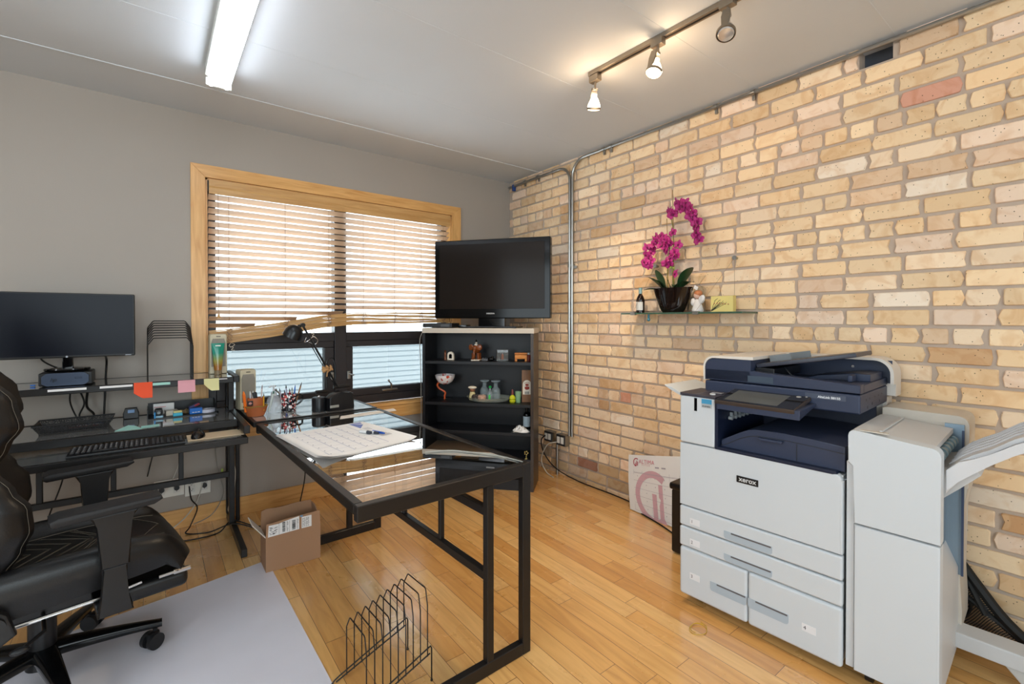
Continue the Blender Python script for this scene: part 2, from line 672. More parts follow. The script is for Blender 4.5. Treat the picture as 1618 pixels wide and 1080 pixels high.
# ---- brick wall (real bricks with raised faces, common bond)
def brick_mats():
    m, nt, b = newmat('old_common_brick')
    at = N(nt, 'ShaderNodeAttribute', attribute_name='tint')
    tc = N(nt, 'ShaderNodeTexCoord')
    no = N(nt, 'ShaderNodeTexNoise')
    no.inputs['Scale'].default_value = 9
    no.inputs['Detail'].default_value = 3
    no.inputs['Distortion'].default_value = 1.5
    nt.links.new(tc.outputs['Object'], no.inputs['Vector'])
    cr = N(nt, 'ShaderNodeValToRGB')
    cr.color_ramp.elements[0].position = 0.36
    cr.color_ramp.elements[0].color = (0.88, 0.78, 0.68, 1)
    cr.color_ramp.elements[1].position = 0.52
    cr.color_ramp.elements[1].color = (1, 1, 1, 1)
    nt.links.new(no.outputs['Fac'], cr.inputs[0])
    mx = N(nt, 'ShaderNodeMix', data_type='RGBA', blend_type='MULTIPLY')
    mx.inputs[0].default_value = 0.8
    nt.links.new(at.outputs['Color'], mx.inputs[6])
    nt.links.new(cr.outputs[0], mx.inputs[7])
    # dark pits
    vo = N(nt, 'ShaderNodeTexVoronoi')
    vo.inputs['Scale'].default_value = 52
    nt.links.new(tc.outputs['Object'], vo.inputs['Vector'])
    vn = N(nt, 'ShaderNodeMapRange')
    vn.inputs[1].default_value = 0.07
    vn.inputs[2].default_value = 0.12
    vn.inputs[3].default_value = 1
    vn.inputs[4].default_value = 0
    nt.links.new(vo.outputs['Distance'], vn.inputs[0])
    sp = N(nt, 'ShaderNodeSeparateColor')
    nt.links.new(vo.outputs['Color'], sp.inputs[0])
    lt = N(nt, 'ShaderNodeMath', operation='GREATER_THAN')
    lt.inputs[1].default_value = 0.55
    nt.links.new(sp.outputs[0], lt.inputs[0])
    mu = N(nt, 'ShaderNodeMath', operation='MULTIPLY')
    nt.links.new(vn.outputs[0], mu.inputs[0])
    nt.links.new(lt.outputs[0], mu.inputs[1])
    m2 = N(nt, 'ShaderNodeMix', data_type='RGBA')
    nt.links.new(mu.outputs[0], m2.inputs[0])
    nt.links.new(mx.outputs[2], m2.inputs[6])
    m2.inputs[7].default_value = lin((96, 74, 54)) + (1,)
    nt.links.new(m2.outputs[2], b.inputs['Base Color'])
    b.inputs['Roughness'].default_value = 0.85
    n2 = N(nt, 'ShaderNodeTexNoise')
    n2.inputs['Scale'].default_value = 45
    n2.inputs['Detail'].default_value = 6
    nt.links.new(tc.outputs['Object'], n2.inputs['Vector'])
    su = N(nt, 'ShaderNodeMath', operation='SUBTRACT')
    nt.links.new(n2.outputs['Fac'], su.inputs[0])
    nt.links.new(mu.outputs[0], su.inputs[1])
    bu = N(nt, 'ShaderNodeBump')
    bu.inputs['Strength'].default_value = 0.45
    bu.inputs['Distance'].default_value = 0.004
    nt.links.new(su.outputs[0], bu.inputs['Height'])
    nt.links.new(bu.outputs[0], b.inputs['Normal'])
    return m


mortar = M('grey_mortar', (188, 170, 154), 0.95, 0, 0.10, 8, 0.6, 120)
dark_hole = M('dark_cavity_blocking', (70, 74, 82), 0.8, 0, 0.3, 14)


def brick_wall():
    rnd = random.Random(21)
    bm = bmesh.new()
    cl = bm.loops.layers.float_color.new('tint')
    C0 = .0822
    pal = [((248, 219, 180), 8), ((246, 215, 174), 8), ((242, 208, 164), 6), ((250, 223, 190), 6), ((248, 220, 194), 5),
           ((226, 188, 144), 1.5), ((230, 198, 164), 2), ((236, 204, 174), 2), ((214, 172, 128), .8), ((216, 160, 136), .3), ((244, 226, 204), 1.5)]
    bag = [c for c, wgt in pal for _ in range(int(wgt * 4))]
    hole = (-2.92, -2.79, 2.505, 2.60)
    base = 1.267 - 15 * C0   # header course tops at 1.267 and 1.760
    row = -1
    z = base - C0
    while z < ZC:
        row += 1
        z0, z1 = z + .0072, z + C0 - .0072
        top = z + C0
        k = round((top - 1.267) / C0)
        header = (k % 6 == 0)
        pitch = .107 if header else .214
        off = rnd.uniform(-.02, .02) + (.05 if (row % 2) else .157)
        y = .10 - off
        z += C0
        if z1 < .0:
            continue
        zz0, zz1 = max(z0, -.02), min(z1, ZC + .02)
        if zz1 - zz0 < .012:
            continue
        while y > YB:
            p = pitch * rnd.uniform(.965, 1.03)
            if not header and rnd.random() < .07:
                p = pitch * .5
            g = rnd.uniform(.006, .010)
            y0, y1 = y - p + g, y - g
            y -= p
            if y1 < YB:
                break
            yy1 = min(y1, -.002)
            if y0 > -.015 or yy1 - y0 < .015:
                continue
            ym, zm = (y0 + yy1) / 2, (zz0 + zz1) / 2
            if y0 < hole[1] and yy1 > hole[0] and zm > hole[2] - .01:
                if hole[0] - y0 > yy1 - hole[1]:
                    yy1 = hole[0] - .004
                else:
                    y0 = hole[1] + .004
                if yy1 - y0 < .02:
                    continue
                ym = (y0 + yy1) / 2
            c = rnd.choice(bag)
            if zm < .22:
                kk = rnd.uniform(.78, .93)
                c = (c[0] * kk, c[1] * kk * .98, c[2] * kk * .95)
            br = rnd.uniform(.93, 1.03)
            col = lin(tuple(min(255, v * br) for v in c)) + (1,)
            d = -rnd.uniform(.003, .0085)
            tl = rnd.uniform(-.0018, .0018)
            pts = []
            ch = [rnd.uniform(.002, .008) for _ in range(4)]
            j = lambda s=.0016: rnd.uniform(-s, s)
            corners = [(y0, zz0, 1, 1), (yy1, zz0, -1, 1), (yy1, zz1, -1, -1), (y0, zz1, 1, -1)]
            for q, (cy, cz, sy, sz) in enumerate(corners):
                e = ch[q]
                A = (cy + sy * e * 1.2, cz)
                B = (cy, cz + sz * e)
                mid = (cy + sy * e * .35, cz + sz * e * .3)
                seq = [B, mid, A] if q in (0, 2) else [A, mid, B]
                pts += seq
                ny, nz = corners[(q + 1) % 4][:2]
                pts.append(((cy + ny) / 2 + j(.01), (cz + nz) / 2 + j()))
            pts = [(py + j(.001), pz + j(.001)) for py, pz in pts]
            outer = [bm.verts.new((.012, py, pz)) for py, pz in pts]
            o2 = [bm.verts.new((d + .0035, py, pz)) for py, pz in pts]
            inn = [bm.verts.new((d + tl * (1 if pz > zm else -1), ym + (py - ym) * (1 - .006 / (yy1 - y0)), zm + (pz - zm) * (1 - .006 / (zz1 - zz0)))) for py, pz in pts]
            n = len(pts)
            fs = [bm.faces.new(inn)]
            for q in range(n):
                fs.append(bm.faces.new((outer[q], outer[(q + 1) % n], o2[(q + 1) % n], o2[q])))
                fs.append(bm.faces.new((o2[q], o2[(q + 1) % n], inn[(q + 1) % n], inn[q])))
            for f in fs:
                for l in f.loops:
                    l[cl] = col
    # mortar bed with the broken opening
    def q(y0, y1, z0, z1, x=.004, mi=1):
        vs = [bm.verts.new(p) for p in ((x, y0, z0), (x, y1, z0), (x, y1, z1), (x, y0, z1))]
        f = bm.faces.new(vs)
        f.material_index = mi
    hy0, hy1, hz0, hz1 = hole
    q(YB, .1, -.02, hz0)
    q(YB, hy0, hz0, ZC + .02)
    q(hy1, .1, hz0, ZC + .02)
    for f in bm.faces:
        pass
    t = bmesh.new()
    q(hy0 - .02, hy1 + .02, hz0 - .02, ZC, .085, 2)
    # cavity sides
    for (p0, p1) in (((hy0, hz0), (hy1, hz0)), ((hy1, hz0), (hy1, ZC)), ((hy0, ZC), (hy0, hz0))):
        vs = [bm.verts.new(v) for v in ((.004, p0[0], p0[1]), (.004, p1[0], p1[1]), (.085, p1[0], p1[1]), (.085, p0[0], p0[1]))]
        f = bm.faces.new(vs)
        f.material_index = 1
    t.free()
    bmesh.ops.recalc_face_normals(bm, faces=[f for f in bm.faces if f.material_index == 0])
    me = bpy.data.meshes.new('wall_right')
    bm.to_mesh(me)
    bm.free()
    for m in (brick_mats(), mortar, dark_hole):
        me.materials.append(m)
    o = bpy.data.objects.new('wall_right', me)
    COL.objects.link(o)
    struct(o)
    # a piece of dark blocking in the hole and the solid wall behind
    mb = MB().box(.10, .25, YB - .1, .2, 0, ZC)
    struct(mb.build('wall_right_core', mortar, smooth=0))


brick_wall()

# ================================================================== FIXTURES
tube_em = emis('fluorescent_tube_glow', (236, 244, 255), 11.0)
fix_white = M('fixture_enamel', (205, 205, 198), 0.45, 0, 0.02)


def fluorescent(x, y1, y0, label):
    t = thing('fluorescent_light', label, 'ceiling light', (x, y1, ZC), 0, 'fluorescent strips')
    L = y1 - y0
    mb = MB()
    mb.prism([(-.0325, 0), (-.06, -.0), (-.06, -.045), (-.03, -.062), (.03, -.062), (.06, -.045), (.06, 0)], -L, 0, 'y')
    mb.build('housing', fix_white, t)
    for s in (-1, 1):
        m = MB().cyl((s * .034, -.005, -.083), (s * .034, -L + .005, -.083), .0165, n=16)
        m.build('fluorescent_tube', tube_em, t)
    for yy in (-.004, -L + .004):
        m = MB().box(-.058, .058, yy - .006, yy + .006, -.098, -.058, .004)
        m.build('lamp_holder', fix_white, t)
    return t


fluorescent(-2.435, -.70, -3.14, 'two-tube fluorescent strip on the ceiling in front of the window wall')
fluorescent(-4.3, -.70, -3.14, 'second fluorescent strip added for fill light on the ceiling further left, outside the view')  # extra unseen strip, added as fill light

# ---- track lighting
nickel = M('brushed_nickel', (150, 140, 126), 0.35, 0.85, 0.06, 40)
tr = thing('light_track', 'brushed nickel track on the ceiling carrying three spotlights', 'track light', (-.87, -1.865, ZC), R(1.4))
MB().box(-.018, .018, -1.6, 0, -.022, 0, .002).box(-.0185, .0185, 0, .014, -.024, 0, .002).build('rail', nickel, tr)
MB().box(-.006, .006, -1.59, -.04, -.0226, -.02, 0).build('slot', M('track_slot', (18, 12, 8), .6), tr)
bulb_on = emis('halogen_lit', (255, 226, 186), 16.0)
bulb_off = M('halogen_off', (210, 205, 200), 0.12, 0.6, 0.05, 60)


def spot(y, aim, lit, label):
    x = -.87 + (-1.865 - y) * -.0244 + .0
    t = thing('track_spotlight', label, 'spotlight', (x, y, ZC - .024), 0, 'track spotlights')
    MB().box(-.017, .017, -.03, .03, -.034, 0, .003).build('adapter', nickel, t)
    MB().cyl((0, 0, -.034), (0, 0, -.075), .006).build('stem', nickel, t)
    q = Vector(aim).normalized()
    m4 = Matrix.Translation((0, 0, -.075)) @ q.to_track_quat('-Z', 'Y').to_matrix().to_4x4()
    # curved arm
    mb = MB()
    mb.xf = m4
    pr = [(-.016, .008), (.016, .008), (.019, -.03), (.014, -.085), (-.014, -.085), (-.019, -.03)]
    mb.prism([(a * .9, b) for a, b in pr], .024, .034, 'y', 0, .002)
    mb.box(-.014, .014, 0, .032, -.004, .010, .003)
    # ring
    mb.lathe([(.034, -.082), (.0365, -.082), (.0365, -.094), (.034, -.094), (.034, -.082)], (0, 0, 0), 28)
    mb.build('lamp_arm', nickel, t)
    mb = MB()
    mb.xf = m4
    mb.lathe([(0, -.02), (.011, -.02), (.012, -.034), (.02, -.045), (.031, -.07), (.0335, -.084), (.0335, -.090), (.028, -.098), (0, -.101)], (0, 0, 0), 28)
    mb.build('bulb', bulb_on if lit else bulb_off, t)
    if lit:
        l = bpy.data.lights.new('spot_beam', 'SPOT')
        l.energy = 44
        l.color = (1.0, .78, .52)
        l.spot_size = R(95)
        l.spot_blend = .8
        l.shadow_soft_size = .03
        o = bpy.data.objects.new('spot_beam', l)
        COL.objects.link(o)
        p = Vector((x, y, ZC - .024)) + m4 @ Vector((0, 0, -.115))
        o.location = p
        o.rotation_euler = q.to_track_quat('-Z', 'Y').to_euler()
        l = bpy.data.lights.new('bulb_spill', 'POINT')
        l.energy = 2.2
        l.color = (1.0, .66, .38)
        l.shadow_soft_size = .02
        o = bpy.data.objects.new('bulb_spill', l)
        COL.objects.link(o)
        o.location = Vector((x, y, ZC - .024)) + m4 @ Vector((0, -.04, -.06))


spot(-1.885, (.30, .40, -1), True, 'lit spotlight at the far end of the ceiling track')
spot(-2.275, (-.35, .02, -1), True, 'lit glowing spotlight in the middle of the ceiling track')
spot(-2.605, (-.45, -.15, -1), False, 'unlit spotlight nearest the camera on the ceiling track')

# ---- conduits on the brick wall
def conduit(name, pts, r, label, clamps=()):
    t = thing(name, label, 'conduit', pts[0])
    o = Vector(pts[0])
    MB().tube([Vector(p) - o for p in pts], r, 10).build('pipe', steel, t)
    for c in clamps:
        c = Vector(c) - o
        mb = MB()
        if abs(c.z + o.z - 2.57) < .06:
            mb.cyl(c + Vector((0, -.012, 0)), c + Vector((0, .012, 0)), r + .004, n=14)
            mb.box(c.x + .004, c.x + .0165, c.y - .008, c.y + .008, c.z - .04, c.z, .001)
        else:
            mb.cyl(c + Vector((0, 0, -.012)), c + Vector((0, 0, .012)), r + .004, n=14)
            mb.box(c.x + .004, c.x + .016, c.y - .045, c.y, c.z - .01, c.z + .01, .001)
        mb.build('clamp', steel, t)
    return t


def bend(yc, zc, r, s):
    return [(-.027, yc + s * r * math.cos(R(a)), zc + r * math.sin(R(a))) for a in range(0, 91, 10)]


p = [(-.027, -.872, .35), (-.027, -.872, 2.44)]
p += [(-.027, -.872 - .13 * (1 - math.cos(R(a))), 2.445 + .13 * math.sin(R(a))) for a in range(10, 91, 10)]
p += [(-.027, YB + .05, 2.575)]
conduit('conduit', p, .0115, 'steel conduit bending toward the camera and running under the ceiling along the bricks',
        [(-.027, -.872, 1.72), (-.027, -1.27, 2.575), (-.027, -2.08, 2.575), (-.027, -2.30, 2.575), (-.027, -1.20, 2.575)])
p = [(-.027, -.842, .35), (-.027, -.842, 2.42)]
p += [(-.027, -.842 + .12 * (1 - math.cos(R(a))), 2.425 + .12 * math.sin(R(a))) for a in range(10, 91, 10)]
p += [(-.027, -.03, 2.545)]
conduit('conduit', p, .0115, 'steel conduit bending away into the room corner beside the window wall',
        [(-.027, -.842, 1.735), (-.027, -.45, 2.55), (-.027, -.26, 2.55)])
tag(MB().cyl((-.03, -.70, .26), (-.03, -.70, 0), .010).build('conduit', steel),
    'short steel conduit dropping from the outlet box to the floor', 'conduit')


def outlet_box(y0, y1, z0, z1, label, swt):
    t = thing('outlet_box', label, 'outlet', (-.0, (y0 + y1) / 2, z0))
    w_, h = (y1 - y0) / 2, z1 - z0
    MB().box(-.055, .0, -w_, w_, 0, h, .006).build('box', steel, t)
    MB().box(-.060, -.055, -w_ + .003, w_ - .003, .003, h - .003, .002).build('cover', M('cover_steel', (120, 124, 130), .3, .9), t)
    for k, s in enumerate((.42, -.42)):
        m = MB().box(-.064, -.060, s * w_ - .016, s * w_ + .016, .02, h - .02, .003)
        m.build('receptacle' if k or not swt else 'switch', off_white, t)
    return t


outlet_box(-.664, -.565, .262, .352, 'steel outlet box nearest the bookshelf with a black plug', True)
outlet_box(-.822, -.715, .258, .352, 'steel double outlet box below the two vertical conduits', False)

cord_black = M('black_cable', (14, 14, 15), .45)
cord_white = M('white_cable', (205, 200, 190), .5)
cord_grey = M('grey_cable', (150, 146, 138), .5)


def cable(pts, r, m, label, n=8, cat='cable', name='cable', group=None):
    sp = smoothpath(pts, n)
    o = MB().tube(sp, r, 6).build(name, m, smooth=60, loc=pts[0])
    return tag(o, label, cat, group)


cable([(-.075, -.60, .315), (-.10, -.575, .27), (-.085, -.60, .16), (-.06, -.72, .06), (-.035, -.95, .012), (-.03, -1.3, .008), (-.05, -1.52, .006), (-.13, -1.62, .006), (-.18, -1.8, .006), (-.25, -2.0, .006)],
      .005, cord_black, 'black power cord running along the foot of the brick wall', 10)
cable([(-.07, -.735, .285), (-.11, -.66, .25), (-.12, -.60, .12), (-.10, -.64, .02), (-.12, -.75, .006)], .0045, cord_white,
      'white cord drooping from the double outlet box to the floor')
tag(MB().box(-.03, .0, -.012, .012, 0, .06, .004).build('blue_tape', M('blue_tape', (40, 70, 130), .5), loc=(0, 0, 0)), 'scrap of blue tape wrapped on the conduit end in the room corner', 'tape')
bpy.data.objects['blue_tape'].location = (-.01, -.10, 2.50)
for i, (yy, zz) in enumerate(((-1.05, 2.295), (-2.0, 2.35))):
    pass

# ================================================================== DESKS
def tubebar(mb, x0, x1, y0, y1, z0, z1, mi=0):
    mb.box(x0, x1, y0, y1, z0, z1, .0025, mi, seg=1)


# ---- right desk (glass top, cantilevered frames)
D2 = thing('glass_desk', 'black steel and smoked glass desk carrying the calendar, standing out from the window', 'desk', (-1.544, -2.168, 0), R(1.8))
W2, L2, H2 = .69, 1.436, .742
for nm, y0 in (('near', 0), ('far', L2 - .03)):
    y1 = y0 + .03
    mb = MB()
    tubebar(mb, -.04, 0, y0, y1, 0, H2)
    tubebar(mb, -.66, -.04, y0, y1, 0, .048)
    tubebar(mb, -W2, -.04, y0, y1, H2 - .05, H2)
    tubebar(mb, -.21, -.18, y0, y1, .048, H2 - .05)
    mb.build('side_frame', black_metal, D2)
mb = MB()
tubebar(mb, -.03, 0, .03, L2 - .03, H2 - .034, H2)
mb.build('top_rail', black_metal, D2)
mb = MB()
tubebar(mb, -W2, -W2 + .03, .03, L2 - .03, H2 - .034, H2)
mb.build('top_rail', black_metal, D2)
mb = MB()
tubebar(mb, -.208, -.182, .03, L2 - .03, .578, .612)
tubebar(mb, -.208, -.182, .03, L2 - .03, .340, .374)
for yy in (.34, .68, 1.02):
    tubebar(mb, -.205, -.185, yy, yy + .022, .374, H2 - .034 if yy else .578)
mb.build('back_panel', black_metal, D2)
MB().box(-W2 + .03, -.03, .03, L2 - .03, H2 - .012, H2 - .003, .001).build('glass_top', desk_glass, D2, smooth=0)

# ---- corner table between the desks and the window
CT = thing('corner_table', 'small glass-topped corner table in front of the window behind the glass desk', 'table', (-2.285, -.705, 0), R(1.0))
mb = MB()
for (x0, x1, y0, y1) in ((0, .70, 0, .022), (0, .70, .60, .622), (0, .022, .022, .60), (.678, .70, .022, .60)):
    tubebar(mb, x0, x1, y0, y1, .712, .7405)
mb.build('frame', black_metal, CT)
MB().box(.02, .68, .02, .602, .732, .7395).build('glass_top', thinglass('blind_reflection_glass', (.66, .68, .66), 1.52, .03, 1.4, .55, .16), CT)  # milky white put in for the reflection of the bright blinds
for (x0, y0) in ((.0, .60), (.678, .60)):
    m = MB()
    tubebar(m, x0, x0 + .022, y0, y0 + .022, 0, .712)
    m.build('leg', black_metal, CT)

# ---- computer workstation (left)
D1 = thing('computer_desk', 'black metal computer workstation with glass shelf and keyboard tray at the left', 'desk', (-2.31, 0, 0))
XW = -1.50
for x1 in (0, XW + .03):
    x0 = x1 - .03
    mb = MB()
    tubebar(mb, x0, x1, -.665, -.01, 0, .045)          # foot
    tubebar(mb, x0 - .01, x1 - .01, -.26, -.22, .045, .70)   # front upright
    tubebar(mb, x0 - .005, x1 - .005, -.065, -.03, .045, .965)  # rear upright
    tubebar(mb, x0, x1, -.78, -.03, .70, .742)         # arm
    tubebar(mb, x0 - .01, x1 - .01, -.245, -.21, .742, .965)
    tubebar(mb, x0, x1, -.40, -.03, .93, .967)         # shelf arm
    mb.build('side_frame', black_metal, D1)
mb = MB()
tubebar(mb, XW + .03, -.03, -.555, -.525, .70, .738)
tubebar(mb, XW + .03, -.03, -.08, -.055, .70, .738)
mb.build('top_frame', black_metal, D1)
MB().box(XW + .03, -.03, -.526, -.078, .728, .736).build('glass_top', thinglass('dust_reflection_glass', (.70, .70, .68), 1.52, .06, 1.8, .34, .14), D1)  # milk stands for dust and the reflected wall together
mb = MB()
tubebar(mb, XW + .03, -.03, -.40, -.375, .930, .962)
tubebar(mb, XW + .03, -.03, -.055, -.03, .930, .962)
mb.build('shelf_frame', black_metal, D1)
MB().box(XW + .03, -.03, -.376, -.054, .955, .9615).build('glass_shelf', bpy.data.materials['dust_reflection_glass'], D1)
# keyboard tray
mb = MB()
tubebar(mb, XW + .04, -.012, -.80, -.775, .653, .685)
tubebar(mb, XW + .04, -.012, -.45, -.43, .653, .685)
tubebar(mb, -.037, -.012, -.775, -.45, .653, .685)
tubebar(mb, XW + .04, XW + .065, -.775, -.45, .653, .685)
mb.box(-.034, -.03, -.60, -.45, .685, .70)
mb.box(XW + .04, XW + .044, -.60, -.45, .685, .70)
mb.build('tray_frame', black_metal, D1)
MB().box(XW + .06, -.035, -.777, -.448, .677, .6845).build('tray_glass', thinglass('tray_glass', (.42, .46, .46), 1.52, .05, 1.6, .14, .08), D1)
# back panel under the top
mb = MB()
tubebar(mb, XW + .03, -.03, -.25, -.225, .335, .368)
for xx in (-.29, -.59, -.875, -1.17):
    tubebar(mb, xx, xx + .024, -.25, -.228, .368, .70)
mb.build('back_panel', black_metal, D1)

# ================================================================== BOOKSHELF + TV
BR = math.atan2(-.7456561, .66633098)
BS = thing('bookshelf', 'black open bookshelf across the room corner under the television', 'bookshelf', (-.453, -.892, 0), BR)
# local: x from -.88 (left) to 0 (right), y 0 front -> .28 back
BW, BD, BH = .88, .28, 1.232
blk_lam = M('black_laminate', (14, 15, 20), .42, 0, .08, 30)
side_glare_lam = M('black_laminate_brick_glare', (52, 40, 32), .3, 0, .1, 20)  # brown put into black laminate for the glare of the bricks
MB().box(-.022, 0, 0, BD, 0, BH - .038).build('side_panel', [side_glare_lam], BS)
MB().box(-BW, -BW + .022, 0, BD, 0, BH - .038).build('side_panel', [blk_lam], BS)
tag(MB().box(-BW - .002, .004, -.004, BD, BH - .038, BH, .0015).build('top_panel', M('cream_top_board', (196, 186, 172), .45), BS), 'cream top board')
MB().box(-BW + .022, -.022, BD - .01, BD - .004, 0, BH - .038).build('back_panel', blk_lam, BS)
for zt in (.975, .655, .44, .24, .085):
    MB().box(-BW + .022, -.022, .004, BD - .012, zt - .022, zt, .001).build('shelf', blk_lam, BS)
MB().box(-BW + .022, -.022, .01, .022, 0, .063).build('kick_board', blk_lam, BS)
mb = MB()
for k in range(30):
    zz = .12 + k * .034
    if abs((zz - .1) % .25) < .2:
        mb.cyl((-.0225, .05, zz), (-.0215, .05, zz), .003, n=8)
        mb.cyl((-BW + .0225, .05, zz), (-BW + .0215, .05, zz), .003, n=8)
mb.build('peg_holes', M('peg_hole', (120, 118, 110), .6), BS)
bm4 = Matrix.Translation((-.453, -.892, 0)) @ Matrix.Rotation(BR, 4, 'Z')


def bs(x, y, z):
    return bm4 @ Vector((x, y, z))


# TV
tvp = bs(-.355, .13, BH)
TV = thing('television', 'large black flat screen television on top of the corner bookshelf', 'television', tvp, BR - R(5.0))
TW, TH = .955, .625
zb = .075
MB().box(-TW / 2, TW / 2, -.02, .05, zb, zb + TH, .008).build('bezel', M('tv_bezel', (8, 8, 9), .12, 0, .03, 10, spec=.22), TV)
MB().box(-TW / 2 + .04, TW / 2 - .045, -.0225, -.0195, zb + .075, zb + TH - .035, .001).build('screen', M('tv_screen', (34, 29, 26), .16, 0, .02, 3, spec=.10), TV)
mb = MB().box(-.11, .11, .0, .04, .01, zb + .02, .006)
mb.build('neck', gloss_black, TV)
MB().box(-.185, .23, -.10, .11, 0.0005, .014, .005).build('base', gloss_black, TV)
m4 = Matrix.Translation((-.035, -.0205, zb + .034)) @ Matrix.Rotation(R(90), 4, 'X')
MB().text('INSIGNIA', .0155, m4, 0, .0003, 1.05, .0004).build('logo', M('silver_logo', (190, 190, 190), .4), TV, smooth=0)
# receiver box + disc player on the shelf top
t = thing('set_top_box', 'black disc player box on the left end of the bookshelf top', 'media player', bs(-.762, .11, BH), BR)
MB().box(-.12, .12, -.10, .10, .004, .038, .003).build('case', black_plastic, t)
mb = MB()
for k in range(10):
    mb.box(-.11 + k * .014, -.102 + k * .014, -.102, -.0995, .022, .026)
mb.box(.03, .10, -.102, -.0995, .010, .030)
mb.build('front_buttons', M('button_grey', (70, 72, 76), .4), t)
t = tag(MB().box(-.036, .034, -.06, .07, 0, .024, .006).build('receiver_box', gloss_black), 'slim black receiver box between the disc player and television neck', 'media player')
t.location = bs(-.590, .175, BH)
t.rotation_euler = (0, 0, BR)

# ================================================================== BOOKSHELF CONTENTS
bronze = M('bronze_glaze', (110, 62, 36), .25, .3, .2, 30)
amber = M('amber_glazed_wood', (118, 60, 24), .2, 0, .35, 30)
whitish = M('ivory_ceramic', (226, 214, 196), .35, 0, .1, 30)
red_glaze = M('red_glaze', (150, 40, 28), .25)


def on_shelf(o, x, y, z, rz=0):
    o.location = bs(x, y, z)
    o.rotation_euler = (0, 0, BR + rz)
    return o


# nativity style figurine pair (upper shelf, left)
t = on_shelf(thing('figurine', 'small bronze figure beside a white arch at left of the upper shelf', 'figurine'), -.715, .13, .975)
MB().lathe([(0, 0), (.013, 0), (.012, .01), (.008, .03), (.011, .05), (.006, .062), (.008, .07), (0, .08)], (-.022, 0, 0), 12).build('figure', bronze, t)
mb = MB()
mb.prism([(.0, 0), (.052, 0), (.052, .04)] + arc(.026, .04, .026, 0, 180, 8) + [(0, .04)], -.012, .012, 'y')
mb.build('arch', whitish, t)
MB().prism([(.014, .012), (.038, .012), (.038, .036)] + arc(.026, .036, .012, 0, 180, 6) + [(.014, .036)], -.0135, -.011, 'y').build('arch_opening', gloss_black, t)

# elephant carving
t = on_shelf(thing('elephant_figurine', 'glazed brown elephant carving with a rider on the upper shelf', 'figurine'), -.475, .12, .975)
mb = MB()
mb.sph((0, .0, .085), .03, (1.15, 1.35, 1.05))
for sx in (-1, 1):
    for sy in (-1, 1):
        mb.cyl((sx * .02, sy * .022, .06), (sx * .023, sy * .024, .008), .0135, .010, 10)
mb.sph((0, -.045, .098), .022, (1, .9, 1.1))
mb.tube(smoothpath([(0, -.06, .09), (0, -.072, .07), (0, -.072, .04), (0, -.066, .02)]), .007, 8)
for s in (-1, 1):
    mb.sph((s * .034, -.035, .105), .022, (1.0, .25, 1.1), rot=(0, 0, s * .3))
mb.build('body', amber, t)
MB().box(-.034, .034, -.045, .04, 0, .009, .003).build('plinth', whitish, t)
mb = MB().sph((0, -.005, .122), .016, (1, 1, .8)).sph((0, -.002, .14), .009)
mb.build('rider', whitish, t)
MB().cyl((0, -.002, .145), (0, -.002, .165), .009, .003, 10).build('rider_hat', gloss_black, t)

# little row of grey and black keepsakes
t = on_shelf(tag(MB().box(-.025, .025, -.012, .012, 0, .012, .003).box(-.02, -.01, -.006, .006, .012, .022, .002).box(-.003, .007, -.006, .006, .012, .022, .002).box(.013, .022, -.006, .006, .012, .020, .002).build('desk_ornament', M('grey_pewter', (90, 90, 92), .4, .3)),
             'tiny grey pewter ornament beside the elephant carving', 'ornament'), -.40, .10, .975)
mb = MB().sph((0, 0, .014), .026, (1.1, .8, .55)).sph((.012, 0, .028), .010)
on_shelf(tag(mb.build('black_trinket', gloss_black), 'round glossy black trinket beside the glass block', 'ornament'), -.35, .10, .975)
# glass block
t = on_shelf(thing('glass_block', 'clear engraved glass block in the middle of the upper shelf', 'ornament'), -.265, .12, .975, R(20))
MB().box(-.045, .045, -.022, .022, 0, .088, .003).build('block', M('cast_glass', (235, 240, 240), .05, 0, .01, trans=.95, ior=1.5), t)
MB().lathe([(0, .01), (.010, .01), (.010, .045), (.004, .055), (0, .06)], (0, 0, 0), 10).build('inlay', M('copper_inlay', (190, 110, 80), .4), t)
# wooden box
t = on_shelf(thing('wooden_box', 'small orange wooden chest on two feet on the upper shelf', 'box'), -.115, .12, .975, R(8))
ow = wood('orange_wood', (176, 98, 30), (214, 138, 52), 'x', .35)
MB().box(-.048, .048, -.03, .03, .018, .05, .003).box(-.048, -.03, -.028, .028, 0, .02, .002).box(.03, .048, -.028, .028, 0, .02, .002).build('body', ow, t)
MB().box(-.050, .050, -.032, .032, .052, .066, .004).build('lid', ow, t)
# red jar
t = on_shelf(thing('glass_jar', 'dark red jar with a grey lid at the right end of the upper shelf', 'jar'), -.052, .12, .975)
MB().lathe([(0, 0), (.024, 0), (.026, .006), (.026, .045), (.02, .05), (0, .05)], (0, 0, 0), 16).build('body', M('dark_red_glass', (96, 34, 26), .15), t)
MB().lathe([(.02, .05), (.022, .052), (.022, .064), (.012, .072), (0, .073)], (0, 0, 0), 16).build('lid', M('grey_lid', (160, 160, 160), .3, .5), t)

